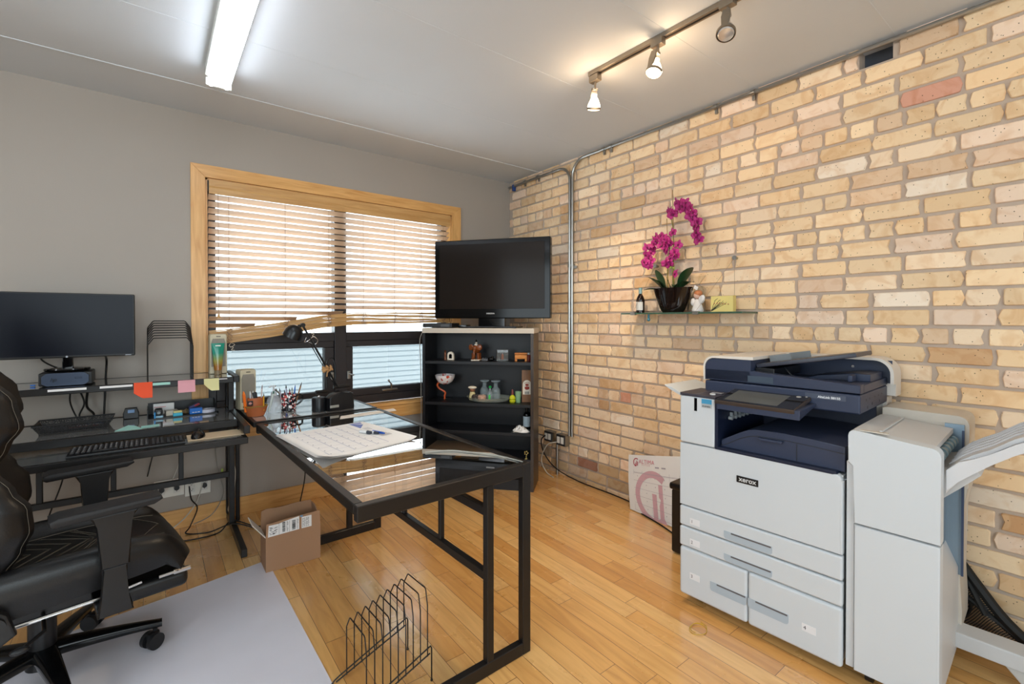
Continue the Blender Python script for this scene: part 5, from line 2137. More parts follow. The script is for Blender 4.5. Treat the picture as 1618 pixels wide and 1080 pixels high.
tag(MB().prism(pts, .0005, .0035, 'z').build('chair_mat', mm, smooth=0), 'frosted translucent vinyl floor mat under the gaming chair', 'floor mat')

# ================================================================== CARDBOARD BOX
card = M('corrugated_card', (166, 128, 98), .8, 0, .06, 60, .2, 300, stretch=(8, 1, 1))
card_in = M('card_inside', (190, 156, 124), .8, 0, .05, 30)
BX = thing('cardboard_box', 'open brown cardboard box with shipping labels standing under the desk edge', 'box', (-2.262, -.915, 0), R(0))
bw, bd_, bh = .268, .148, .178
th = .004
mb = MB()
mb.box(0, bw, 0, th, 0.001, bh).box(0, bw, bd_ - th, bd_, .001, bh).box(0, th, th, bd_ - th, .001, bh).box(bw - th, bw, th, bd_ - th, .001, bh).box(th, bw - th, th, bd_ - th, .001, .006)
body = mb.build('body', card, BX)
# flaps: front and rear stand up, right stands up, left leans out
fl = MB().prism([(0, bh), (bw, bh), (bw - .004, bh + .083), (.19, bh + .080), (.10, bh + .078), (.03, bh + .072), (.004, bh + .073)], 0, th, 'y')
ff = fl.build('front_flap', card, BX)
MB().prism([(0, bh), (bw, bh), (bw - .012, bh + .098), (.18, bh + .100), (.09, bh + .094), (.03, bh + .10), (.004, bh + .092)], bd_ - th, bd_, 'y').build('rear_flap', card, BX)
mb = MB()
mb.xf = Matrix.Translation((0, 0, bh)) @ Euler((0, R(-38), 0)).to_matrix().to_4x4()
mb.prism([(.004, 0), (bd_ - .004, 0), (bd_ - .012, .10), (.012, .098)], 0, th, 'x')
mb.build('side_flap', M('card_flap_pale', (214, 204, 192), .8), BX)
mb = MB()
mb.xf = Matrix.Translation((bw, 0, bh)) @ Euler((0, R(-7), 0)).to_matrix().to_4x4()
mb.prism([(.004, 0), (bd_ - .004, 0), (bd_ - .02, .096), (.06, .10), (.03, .082)], -th, 0, 'x')
mb.build('side_flap', card, BX)
lb = MB().prism([(.010, bh + .004), (.160, bh + .008), (.160, bh + .077), (.105, bh + .070), (.06, bh + .062), (.014, bh + .063)], -.0008, 0, 'y').build('shipping_label', paper, ff)
mb = MB()
g = random.Random(8)
for (x0, x1) in ((.078, .092), (.125, .142)):
    z = bh + .014
    while z < bh + .064:
        h = g.choice((.001, .002, .003))
        mb.box(x0, x1, -.0014, -.0007, z, z + h)
        z += h + g.choice((.001, .002))
for k in range(26):
    x0 = g.uniform(.016, .05)
    z0 = bh + g.uniform(.012, .052)
    mb.box(x0, x0 + g.uniform(.003, .012), -.0014, -.0007, z0, z0 + .0018)
for x0 in (.062, .112):
    mb.box(x0, x0 + .0008, -.0014, -.0007, bh + .008, bh + .066)
for k in range(12):
    z0 = bh + .014 + .0045 * k
    mb.box(.098, .098 + g.uniform(.003, .009), -.0014, -.0007, z0, z0 + .0014)
    mb.box(.148, .148 + g.uniform(.003, .009), -.0014, -.0007, z0, z0 + .0012)
mb.build('barcode_print', M('ink_black', (40, 40, 42), .6), lb)
l2 = MB().box(.172, .222, -.0008, 0, bh + .008, bh + .068).build('packing_label', paper, ff)
mb = MB()
for k in range(9):
    for q in range(4):
        mb.box(.176 + q * .009, .176 + q * .009 + g.uniform(.003, .008), -.0014, -.0007, bh + .014 + k * .0055, bh + .016 + k * .0055)
mb.build('label_print', bpy.data.materials['ink_black'], l2)
MB().box(.165, .178, -.0010, -.0, bh + .07, bh + .078).build('blue_tape_scrap', M('scrap_blue', (110, 160, 200), .5), ff)

# ================================================================== WIRE FILE RACK (floor)
RK = thing('wire_file_rack', 'black stepped wire file rack standing on the floor in front of the glass desk', 'file rack', (-1.92, -1.97, 0), 0)
wr = .0022


def rk(x, y, z):
    return (x + 1.92, y + 1.97, z)


for yb in (-1.868, -2.067):
    mb = MB()
    a_, b2 = (-1.93, .128), (-2.205, -.004)
    top = [rk(-2.215, yb, .003), rk(-2.205, yb, .012), rk(-2.185, yb, .022), rk(-1.935, yb, .126), rk(-1.928, yb, .128), rk(-1.924, yb, .120), rk(-1.924, yb, .003)]
    mb.tube(top, .0026, 8)
    mb.tube([rk(-2.20, yb, .0035), rk(-1.93, yb, .103)], .0026, 8)
    mb.sph(rk(-1.924, yb, .004), .005, n=8)
    mb.sph(rk(-2.212, yb, .004), .004, n=8)
    mb.build('side_rail', black_metal, RK)
for k in range(9):
    t = k / 8
    x = -1.94 - .222 * t
    zb_ = .100 - .083 * t
    dz = -.083 * t
    p_ = [rk(x, -1.868, zb_ - .004), rk(x, -1.868, .272 + dz), rk(x, -1.874, .280 + dz), rk(x, -1.903, .320 + dz), rk(x, -1.910, .323 + dz), rk(x, -2.045, .334 + dz), rk(x, -2.053, .331 + dz), rk(x, -2.064, .290 + dz), rk(x, -2.067, .28 + dz), rk(x, -2.067, zb_ - .004)]
    MB().tube(p_, wr, 8).build('divider_loop', black_metal, RK)

# ================================================================== THINGS ON THE COMPUTER DESK
ZS, ZT = .9625, .7365
# monitor
MO = thing('computer_monitor', 'wide black computer monitor standing on the mini computer at the left', 'monitor', (-3.07, -.20, 1.0335), R(.5))
MB().lathe([(0, 0), (.088, 0), (.092, .006), (.088, .012), (.02, .016), (0, .016)], (0, 0, 0), 32).build('base', gloss_black, MO)
bpy.data.objects[MO.children[0].name].scale = (1, .85, 1)
mb = MB().prism([(-.022, .012), (.022, .012), (.020, .09), (-.020, .09)], .0, .03, 'y', 0, .004)
mb.build('neck', gloss_black, MO)
MB().box(-.277, .277, -.028, .010, .066, .404, .006).build('bezel', black_plastic, MO)
MB().box(-.269, .269, -.0295, -.027, .078, .397).build('screen', M('monitor_screen', (8, 12, 24), .28, 0, .03, 3, spec=.18), MO)
m_ = MB().cyl((0, -.0295, .072), (0, -.0285, .072), .005, n=14)
m_.box(.235, .26, -.0295, -.0285, .070, .0735)
m_.build('emblem', M('emblem_grey', (170, 176, 186), .4), MO)
# mini computer
PC = thing('mini_computer', 'dark blue-grey mini desktop computer with chamfered front under the monitor', 'computer', (-3.066, -.31, ZS))
MB().box(-.100, .100, .004, .175, .003, .0675, .006).build('case', black_plastic, PC)
pc_f = M('pc_front', (56, 68, 88), .4, .2, .04, 200)
fp = MB().prism([(-.088, .016), (-.070, .002), (.070, .002), (.088, .016), (.088, .050), (.070, .066), (-.070, .066), (-.088, .050)], -.003, .006, 'y', 0, .0015).build('front_panel', pc_f, PC)
m4 = Matrix.Translation((-.058, -.0036, .026)) @ Matrix.Rotation(R(90), 4, 'X')
MB().text('hp', .026, m4, 0, .0003, .9, 0, shear=.35).build('logo', M('logo_dark', (16, 18, 24), .3), fp, smooth=0)
mb = MB().tube([(.035, -.0034, .036), (.062, -.0034, .036), (.062, -.0034, .043), (.035, -.0034, .043), (.035, -.0034, .036)], .0006, 4)
mb.build('model_mark', M('mark_dark', (40, 46, 60), .4), fp)
# stepped file organiser
ORG = thing('file_organizer', 'tall black stepped wire file organizer on the upper desk shelf', 'file organizer', (-2.635, -.17, ZS))
for k in range(8):
    y = .115 - k * .034
    zt = .328 - k * .0136
    for s in (0,):
        p_ = [(-.104, y, .0), (-.104, y, zt - .045), (-.101, y, zt - .036), (-.080, y, zt - .004), (-.074, y, zt), (.074, y, zt), (.080, y, zt - .004), (.103, y, zt - .040), (.105, y, zt - .05), (.105, y, .0)]
        MB().tube(p_, .0033, 6).build('divider_loop', black_metal, ORG)
mb = MB()
for s in (-.104, .105):
    mb.tube([(s, -.125, .004), (s, .117, .004)], .003, 6)
mb.build('base_rail', black_metal, ORG)
# speakers
sp_b = M('speaker_beige', (206, 196, 168), .5, 0, .03)
sp_g = M('speaker_grille', (150, 144, 132), .8, 0, .06, 60, .3, 900)


def speaker(loc, rz, label):
    t = thing('computer_speaker', label, 'speaker', loc, rz, 'beige speakers')
    mb = MB().prism([(-.046, 0), (.046, 0), (.046, .235), (.040, .246), (-.040, .246), (-.046, .235)], -.0, .09, 'y', 0, .008)
    mb.xf = Matrix.Identity(4)
    mb.build('cabinet', sp_b, t)
    MB().prism([(-.038, .045), (.038, .045), (.038, .19), (.030, .218), (-.030, .218), (-.038, .19)], -.004, .002, 'y', 0, .002).build('grille', sp_g, t)
    MB().box(-.012, .012, -.002, .001, .228, .235, .001).build('badge', M('badge_brown', (120, 112, 96), .4), t)
    return t


speaker((-2.392, -.16, ZS), R(0), 'beige computer speaker on the upper desk shelf behind the green tube')
speaker((-2.245, -.265, .7405), R(10), 'beige computer speaker on the corner table beside the pencil pot')
# lotion tube standing on its cap
TB = thing('lotion_tube', 'teal and amber lotion tube standing on its cap before the upper speaker', 'tube', (-2.398, -.195, ZS))
tm, tnt, tb = newmat('teal_amber_tube')
tcx = N(tnt, 'ShaderNodeTexCoord')
sx_ = N(tnt, 'ShaderNodeSeparateXYZ')
tnt.links.new(tcx.outputs['Object'], sx_.inputs[0])
cr_ = N(tnt, 'ShaderNodeValToRGB')
cr_.color_ramp.elements[0].position = .05
cr_.color_ramp.elements[0].color = lin((150, 96, 30)) + (1,)
cr_.color_ramp.elements[1].position = .13
cr_.color_ramp.elements[1].color = lin((20, 140, 118)) + (1,)
e_ = cr_.color_ramp.elements.new(.085)
e_.color = lin((150, 150, 70)) + (1,)
tnt.links.new(sx_.outputs[2], cr_.inputs[0])
tnt.links.new(cr_.outputs[0], tb.inputs['Base Color'])
tb.inputs['Roughness'].default_value = .18


def tubef(u, v):
    a_ = u * 2 * PI
    zz = .026 + v * .165
    rx = .021 + .014 * v
    ry = .021 * (1 - v) ** .7 + .0012
    return Vector((rx * math.cos(a_), ry * math.sin(a_), zz))


mb = MB().grid(tubef, 28, 12, closed_u=True)
mb.build('body', tm, TB)
MB().cyl((0, 0, 0), (0, 0, .027), .0205, n=24).build('cap', M('clear_amber_cap', (150, 130, 100), .1, 0, .05, alpha=.75), TB)
MB().box(-.014, .014, -.006, -.0042, .172, .180, .001).build('label', off_white, TB)
# sticky notes on the shelf edge
st_o = M('note_orange', (236, 84, 44), .7, 0, .04, 8)
st_p = M('note_pink', (232, 168, 178), .7, 0, .04, 8)
st_y = M('note_yellow', (228, 222, 164), .7, 0, .04, 8)
st_t = M('note_teal', (170, 220, 208), .7, 0, .04, 8)


def note(x0, x1, z1, h, m, label, clip=0, y=-.4035, curl=.012):
    def f(u, v):
        x = x0 + (x1 - x0) * u
        zz = z1 - h * v
        if clip and u < .45:
            zz = max(zz, z1 - h * (1 - clip * (1 - u / .45)))
        return Vector((x, y - curl * v * v - .0006, zz))
    mb = MB().grid(f, 8, 8).grid(lambda u, v: f(u, v) + Vector((0, .0004, 0)), 8, 8)
    c = Vector(((x0 + x1) / 2, y, z1))
    o = mb.build('sticky_note', m, loc=c, recalc=False)
    tag(o, label, 'sticky note')
    return o


note(-2.795, -2.717, .965, .082, st_o, 'orange sticky note hanging off the shelf edge', .35, curl=.018)
note(-2.606, -2.527, .962, .066, st_p, 'pink sticky note hanging off the shelf edge', 0)
note(-2.486, -2.413, .962, .068, st_y, 'yellow sticky note hanging off the shelf edge', .55, curl=.014)
note(-2.716, -2.64, .958, .014, st_t, 'thin pale teal note strip on the shelf edge', curl=0)
for (x0, x1, lab) in ((-3.12, -2.98, 'white label strip on the shelf edge below the computer'), (-2.93, -2.80, 'white label strip left of the orange note')):
    tag(MB().box(x0, x1, -.4030, -.4008, .947, .958).build('label_strip', paper, loc=((x0 + x1) / 2, -.402, .952)), lab, 'label')
tag(MB().box(-2.43, -2.372, -.4042, -.4036, .953, .958).build('label_strip', paper, loc=(-2.4, -.404, .955)), 'short white strip stuck over the yellow note', 'label')
for (pts, lab) in (([(-2.87, -.49), (-2.76, -.50), (-2.79, -.40), (-2.82, -.36)], 'pale teal sticky note lying bent on the desk edge'), ([(-2.765, -.49), (-2.69, -.48), (-2.69, -.42), (-2.765, -.43)], 'pale teal sticky note lying flat beside the wire tray')):
    tag(MB().prism(pts, ZT + .0005, ZT + .0015, 'z').build('sticky_note', st_t, loc=(pts[0][0], pts[0][1], ZT)), lab, 'sticky note')

# mesh baskets
def tray(name, label, x0, x1, y0, y1, h, flare, loc, rz=0, low_front=False):
    t = thing(name, label, 'tray', loc, rz)
    hf = h * (.15 if low_front else 1)
    bot = [Vector((x0, y0, .002)), Vector((x1, y0, .002)), Vector((x1, y1, .002)), Vector((x0, y1, .002))]
    top = [Vector((x0 - flare, y0 - flare, hf)), Vector((x1 + flare, y0 - flare, hf)), Vector((x1 + flare, y1 + flare, h)), Vector((x0 - flare, y1 + flare, h))]
    mb = MB().tube(top, .004, 8, closed=True).tube(bot, .003, 6, closed=True)
    mb.build('rim', black_metal, t)
    mb = MB()
    mb.quad(*bot)
    for i in range(4):
        j = (i + 1) % 4
        mb.quad(bot[i], bot[j], top[j], top[i])
    mb.build('mesh', fine_net, t, recalc=False, smooth=0)
    return t


fine_net, fnt, fnb = newmat('fine_black_mesh')
fnb.inputs['Base Color'].default_value = (.015, .015, .015, 1)
fnb.inputs['Roughness'].default_value = .4
tcf = N(fnt, 'ShaderNodeTexCoord')
ck = N(fnt, 'ShaderNodeTexVoronoi')
ck.inputs['Scale'].default_value = 260
fnt.links.new(tcf.outputs['Object'], ck.inputs['Vector'])
gt = N(fnt, 'ShaderNodeMath', operation='GREATER_THAN')
gt.inputs[1].default_value = .34
fnt.links.new(ck.outputs['Distance'], gt.inputs[0])
fnt.links.new(gt.outputs[0], fnb.inputs['Alpha'])
tray('mesh_basket', 'shallow black mesh basket of pens on the desk below the monitor', -.125, .125, -.085, .06, .045, .022, (-3.03, -.29, ZT))
g = random.Random(12)
for k, (c, lab) in enumerate((((60, 60, 66), 'dark grey pen'), ((120, 30, 30), 'dark red pen'), ((150, 150, 150), 'silver pen'), ((40, 60, 100), 'navy pen'))):
    y = -.34 + k * .03
    o = MB().cyl((-.06, 0, 0), (.055, .006, .0), .0045, n=8).cyl((.055, .006, 0), (.068, .007, 0), .0045, .001, n=8).build('pen', M('pen_body_%d' % k, c, .3))
    o.location = (-3.02 + .012 * k, y, ZT + .009)
    o.rotation_euler = (0, 0, R(3 * k - 4))
    tag(o, lab + ' lying in the mesh basket below the monitor', 'pen')
tag(MB().prism([(-.045, 0), (.045, 0), (.045, .03), (-.045, .03)], -.03, .03, 'y', 0, .01).build('wallet', M('grey_pouch', (84, 84, 90), .6, 0, .2, 60)), 'small grey pouch in the left end of the mesh basket', 'pouch').location = (-3.10, -.335, ZT + .004)

# small black charger display
o = thing('desk_clock', 'small black clock with a bluish display between the basket and the tray', 'clock', (-2.815, -.14, ZT))
MB().prism([(-.034, 0), (.034, 0), (.036, .03), (.026, .060), (-.026, .060), (-.036, .03)], -.02, .02, 'y', 0, .005).build('case', black_plastic, o)
MB().box(-.014, .016, -.0215, -.019, .034, .052, .001).build('display', M('display_blue', (120, 150, 190), .2), o)
# wire-sided supply tray with contents
SU = thing('supply_tray', 'black supply tray holding small boxes and clips on the desk glass', 'tray', (-2.575, -.165, ZT), 0)
mb = MB().box(-.165, .165, -.10, .08, 0.0, .004).box(-.165, .165, .076, .08, .004, .07).box(-.167, -.163, -.10, .08, .004, .055)
mb.build('tray', black_plastic, SU)
mb = MB()
mb.prism([(-.10, .004), (.08, .004), (.08, .07), (.02, .07), (-.11, .03), (-.11, .012)], .160, .165, 'x', 0, .001)
mb.tube([(.165, -.11, .014), (.168, -.125, .004)], .004, 6)
mb.build('side_lever', black_plastic, SU)


def item(name, label, cat, x, y, z, w_, d_, h_, m, rz=0, bev=.002, extra=None, rot=None):
    t = thing(name, label, cat, (x, y, z), rz)
    mb = MB().box(-w_ / 2, w_ / 2, -d_ / 2, d_ / 2, 0, h_, bev)
    b = mb.build('body', m, t)
    if extra:
        extra(t, b)
    if rot:
        t.rotation_euler = rot
    return t


zt_ = ZT + .0045
item('note_pad', 'white note pad standing at the back left of the supply tray', 'note pad', -2.665, -.115, zt_, .10, .012, .062, paper, extra=lambda t, b: MB().box(-.045, .01, -.0065, -.006, .040, .044).build('pink_line', M('pink_line', (220, 150, 150), .6), b))


def stapler(t, b):
    MB().box(-.018, .018, -.03, .03, .012, .05, .008).build('lid', black_plastic, b)
    MB().box(-.022, -.014, -.035, .03, .0, .035, .002).build('blue_side', M('bright_blue', (36, 130, 190), .4), b)
    MB().cyl((0, -.0315, .030), (0, -.030, .030), .008, n=12).build('button', M('glass_grey', (120, 130, 130), .2), b)


item('pencil_sharpener', 'small blue and black sharpener in the left of the supply tray', 'sharpener', -2.69, -.225, zt_, .04, .05, .012, M('pale_blue_plastic', (150, 190, 210), .4), extra=stapler)
item('eraser_stack', 'stack of cream papers and erasers in the middle of the supply tray', 'paper', -2.63, -.185, zt_, .06, .05, .028, whitish, R(8))
item('cyan_box', 'small cyan box at the front of the supply tray', 'box', -2.602, -.235, zt_, .045, .035, .018, M('cyan_card', (60, 180, 210), .4), extra=lambda t, b: MB().box(-.02, .02, -.012, .014, .018, .030, .002).build('yellow_eraser', M('pale_yellow', (226, 210, 140), .5), b))
o = crumple('binder_clips', M('clip_brass', (150, 130, 96), .3, .5, .4, 60), .06, .05, .03, 9, 10)
o.location = (-2.565, -.17, zt_)
tag(o, 'heap of brass paper clips in the middle of the supply tray', 'paper clips', kind='stuff')


def bluebox(t, b):
    for k in range(3):
        MB().box(-.02 + k * .014, -.010 + k * .014, -.0235, -.0228, .008, .012).build('print_mark', off_white, b)


item('staples_box', 'bright blue staples box right of centre in the supply tray', 'box', -2.515, -.215, zt_, .062, .045, .034, M('staple_blue', (24, 110, 200), .35), R(5), extra=bluebox)
t = item('staples_box', 'tilted navy and red staples box leaning on the blue box', 'box', -2.518, -.20, zt_ + .038, .055, .03, .014, M('navy_box', (50, 50, 110), .35), rot=(0, R(-24), R(5)), extra=lambda t, b: MB().box(.0, .027, -.0155, -.0148, .002, .012).build('red_panel', M('red_panel', (150, 30, 40), .4), b))
o = thing('tape_roll', 'roll of white tape lying at the right of the supply tray', 'tape', (-2.455, -.20, zt_))
MB().lathe([(.022, 0), (.042, 0), (.042, .018), (.022, .018), (.022, 0)], (0, 0, 0), 28).build('roll', M('tape_white', (214, 214, 226), .4), o)

# keyboard and mouse
ZK = .6855
KB = thing('keyboard', 'black computer keyboard on the pull-out tray of the left desk', 'keyboard', (-2.805, -.68, ZK), R(.3))
MB().prism([(-.215, -.085), (.215, -.085), (.215, .072), (.205, .078), (-.205, .078), (-.215, .072)], 0.0, .014, 'z', 0, .004).build('case', black_plastic, KB)
key_m = M('key_black', (34, 34, 36), .4)
mb = MB()
n_keys = 0
for r_i in range(6):
    y = .058 - r_i * .0215 - (.004 if r_i else 0)
    x = -.205
    for c_i in range(15):
        if r_i == 5 and 3 < c_i < 9:
            continue
        mb.box(x + c_i * .0187, x + c_i * .0187 + .0160, y - .008, y + .008, .014, .0205, .002, seg=1)
    if r_i == 5:
        mb.box(x + 4 * .0187, x + 8 * .0187 + .016, y - .008, y + .008, .014, .0205, .002, seg=1)
    for c_i in range(3):
        mb.box(.084 + c_i * .0165, .098 + c_i * .0165, y - .008, y + .008, .014, .0205, .002, seg=1)
    for c_i in range(4):
        if r_i:
            mb.box(.143 + c_i * .0165, .157 + c_i * .0165, y - .008, y + .008, .014, .0205, .002, seg=1)
mb.build('key_field', key_m, KB)
mb = MB()
for r_i in range(6):
    y = .058 - r_i * .0215 - (.004 if r_i else 0)
    for c_i in range(15):
        if r_i == 5 and 3 < c_i < 9:
            continue
        mb.box(-.201 + c_i * .0187, -.196 + c_i * .0187, y - .001, y + .004, .0203, .0208)
mb.build('key_legends', M('legend_grey', (170, 170, 170), .5), KB, smooth=0)
tag(MB().box(-.125, .125, -.09, .055, .0, .004, .001).build('mouse_pad', M('mouse_mat_tan', (206, 184, 152), .7, 0, .05, 30), loc=(0, 0, 0)), 'tan mouse pad at the right end of the keyboard tray', 'mouse pad').location = (-2.452, -.63, ZK)
MS = thing('computer_mouse', 'glossy black computer mouse on the tan pad', 'mouse', (-2.53, -.655, ZK + .0042), R(75))
mb = MB().sph((0, 0, .0), 1, (.055, .031, .034), 24)
bmesh.ops.bisect_plane(mb.bm, geom=mb.bm.verts[:] + mb.bm.edges[:] + mb.bm.faces[:], plane_co=(0, 0, .0), plane_no=(0, 0, 1), clear_inner=True)
mb.build('shell', M('mouse_black', (18, 18, 19), .15), MS)
MB().cyl((.025, -.004, .029), (.025, .004, .029), .008, n=14).build('scroll_wheel', black_plastic, MS)

# cables behind the desk
for (pts, r_, m_, lab) in (
    ([(-3.18, -.188, 1.13), (-3.17, -.17, 1.09), (-3.14, -.155, 1.06), (-3.10, -.15, 1.036)], .004, cord_black, 'short black cable curling from the back of the monitor to the left'),
    ([(-2.925, -.12, 1.10), (-2.925, -.035, 1.06), (-2.93, -.02, .97), (-2.94, -.02, .72), (-2.95, -.03, .42)], .005, cord_black, 'thick black cable hanging straight down right of the monitor stand'),
    ([(-3.07, -.02, .95), (-3.08, -.03, .85), (-3.05, -.04, .75), (-3.02, -.04, .70), (-3.08, -.05, .60), (-3.11, -.06, .42), (-3.16, -.07, .25), (-3.19, -.08, .12)], .004, cord_black, 'black cable sagging behind the desk to the floor at the left'),
    ([(-3.06, -.03, .95), (-3.02, -.05, .84), (-3.04, -.05, .76), (-3.0, -.05, .70), (-2.98, -.05, .62)], .004, cord_black, 'black cable looping under the upper shelf left of centre'),
    ([(-3.0, -.03, .95), (-3.01, -.05, .82), (-2.98, -.05, .76), (-3.03, -.04, .69)], .006, cord_black, 'bundled black cable hanging under the upper shelf'),
    ([(-3.11, -.20, .62), (-3.10, -.20, .52), (-3.02, -.2, .485), (-2.90, -.2, .48)], .004, cord_black, 'black cable drooping in a flat loop under the keyboard tray'),
    ([(-2.69, -.04, .60), (-2.72, -.04, .48), (-2.745, -.03, .36)], .0035, cord_black, 'dark cable running down the wall behind the desk rail'),
    ([(-2.50, -.05, .64), (-2.56, -.04, .52), (-2.60, -.03, .38), (-2.63, -.03, .30)], .003, cord_white, 'white cable slanting down to the left outlet'),
    ([(-2.54, -.04, .26), (-2.53, -.05, .18), (-2.50, -.06, .12), (-2.54, -.10, .03), (-2.56, -.14, .006), (-2.45, -.20, .006), (-2.33, -.275, .052), (-2.20, -.34, .008), (-2.10, -.42, .006)], .004, cord_black, 'black power cord from the outlet curling over the desk foot'),
    ([(-2.47, -.03, .26), (-2.50, -.05, .16), (-2.56, -.06, .08), (-2.62, -.06, .03), (-2.66, -.06, .006)], .0035, cord_white, 'white cord arcing from the right outlet down to the skirting'),
    ([(-2.40, -.04, .66), (-2.40, -.03, .45), (-2.38, -.03, .30), (-2.36, -.05, .18), (-2.42, -.05, .06), (-2.52, -.05, .02)], .0028, cord_grey, 'grey cable hanging by the desk leg'),
    ([(-2.33, -.18, .40), (-2.31, -.20, .36), (-2.32, -.20, .22), (-2.34, -.12, .10), (-2.33, -.10, .06)], .003, cord_white, 'white cable tied to the front leg of the left desk'),
    ([(-2.73, -.14, .18), (-2.66, -.20, .03), (-2.60, -.23, .006), (-2.50, -.26, .006), (-2.40, -.24, .006), (-2.33, -.22, .052), (-2.22, -.27, .008), (-2.12, -.36, .006)], .004, cord_black, 'black power cord snaking across the floor behind the chair'),
    ([(-2.30, -.03, .62), (-2.24, -.03, .52), (-2.30, -.03, .40)], .0018, cord_grey, 'thin grey wire looping on the wall right of the desk leg'),
    ([(-1.92, -.03, .42), (-1.88, -.12, .25), (-1.95, -.25, .05), (-1.98, -.35, .006)], .004, cord_black, 'black cable dropping behind the glass desk onto the floor'),
):
    cable(pts, r_, m_, lab, 8)
tag(MB().box(-2.372, -2.360, -.06, -.05, .28, .34, .002).build('cable_tag', M('lime_tag', (190, 220, 110), .5), loc=(-2.366, -.055, .28)), 'lime green tag on a hanging cable by the desk leg', 'tag')
tag(MB().cyl((-3.16, -.30, .002), (-3.178, -.297, .002), .004, n=8).build('cable_plug', M('blue_plug', (50, 110, 190), .4), loc=(-3.16, -.30, .0)), 'small blue cable plug left of the mini computer', 'plug').location = (-3.185, -.24, ZS + .003)


# wall outlets
def outlet_plate(x0, x1, z0, z1, label, plugs):
    t = thing('outlet_plate', label, 'outlet', ((x0 + x1) / 2, 0, (z0 + z1) / 2))
    w_, h = (x1 - x0) / 2, (z1 - z0) / 2
    MB().box(-w_, w_, -.006, 0, -h, h, .002).build('plate', off_white, t)
    n_ = 2
    for k in range(n_):
        cx = -w_ + (k + .5) * (2 * w_ / n_)
        mb = MB().box(cx - .017, cx + .017, -.008, -.005, -.034, .034, .003)
        rc = mb.build('receptacle', M('receptacle_white', (222, 220, 214), .35), t)
        mb = MB()
        for zz in (-.018, .018):
            mb.box(cx - .008, cx - .006, -.0086, -.0078, zz, zz + .009)
            mb.box(cx + .005, cx + .007, -.0086, -.0078, zz, zz + .007)
            mb.cyl((cx, -.0086, zz - .005), (cx, -.0078, zz - .005), .0025, n=8)
        mb.build('slots', gloss_black, rc)
        if plugs[k]:
            MB().cyl((cx, -.03, .0), (cx, -.008, .0), .014, n=12).build('plug', black_plastic, t)
    return t


outlet_plate(-2.715, -2.565, .205, .312, 'white double outlet plate on the wall nearer the chair', (1, 1))
outlet_plate(-2.560, -2.425, .188, .300, 'white double outlet plate on the wall nearer the desk leg', (0, 1))

# ================================================================== THINGS ON THE CORNER TABLE
ZC2 = .7405
PP = thing('pencil_pot', 'brown ceramic pencil pot with a scalloped lower pocket on the corner table', 'pencil pot', (-2.243, -.52, ZC2))
terra = M('terracotta_brown', (168, 92, 50), .5, 0, .15, 30)
mb = MB().grid(lambda u, v: Vector(((.042 + .020 * v ** .7) * math.cos(2 * PI * u), (.030 + .014 * v) * math.sin(2 * PI * u), .001 + .055 * v + .004 * abs(math.sin(6 * PI * u)) * v)), 48, 6, closed_u=True)
mb.grid(lambda u, v: Vector(((.042) * v * math.cos(2 * PI * u), .030 * v * math.sin(2 * PI * u), .001)), 24, 1, closed_u=True)
mb.grid(lambda u, v: Vector(((.061 - .02 * v) * math.cos(2 * PI * u), (.043 - .014 * v) * math.sin(2 * PI * u), .054)), 48, 1, closed_u=True)
mb.build('lower_pocket', terra, PP)
MB().tube([(.0615 * math.cos(2 * PI * u / 48), .0435 * math.sin(2 * PI * u / 48), .056 + .004 * abs(math.sin(6 * PI * u / 48))) for u in range(48)], .0032, 6, closed=True).build('green_rim', M('olive_glaze', (140, 116, 50), .4), PP)
mb = MB().grid(lambda u, v: Vector((.045 * math.cos(2 * PI * u), .012 + .028 * math.sin(2 * PI * u), .05 + .055 * v)), 32, 2, closed_u=True)
mb.grid(lambda u, v: Vector((.042 * math.cos(2 * PI * u), .012 + .025 * math.sin(2 * PI * u), .05 + .055 * v)), 32, 2, closed_u=True)
mb.grid(lambda u, v: Vector(((.042 + .003 * v) * math.cos(2 * PI * u), .012 + (.025 + .003 * v) * math.sin(2 * PI * u), .105)), 32, 1, closed_u=True)
up_ = mb.build('upper_cup', M('terracotta_smooth', (176, 98, 56), .45), PP)
MB().box(-.045, -.017, -.020, -.012, .064, .092, .002).build('black_badge', black_plastic, up_)
MB().sph((-.031, -.0205, .078), .009, (1, .15, .8), 10).build('badge_mark', M('badge_pink', (190, 130, 120), .4), up_)


def pen(x, y, z0, L_, lean, col, label, group, r=.004, tip=None, kindname='pen'):
    t = thing(kindname, label, kindname, (x, y, z0), 0, group)
    t.rotation_euler = (R(lean[1]), R(lean[0]), 0)
    MB().cyl((0, 0, 0), (0, 0, L_ * .86), r, n=10).build('barrel', M('pen_%s' % '_'.join(map(str, col)), col, .3), t)
    MB().cyl((0, 0, L_ * .86), (0, 0, L_), r * .95, r * .35, n=10).build('tip', M('tip_%s' % '_'.join(map(str, tip or (40, 40, 44))), tip or (40, 40, 44), .35), t)
    return t


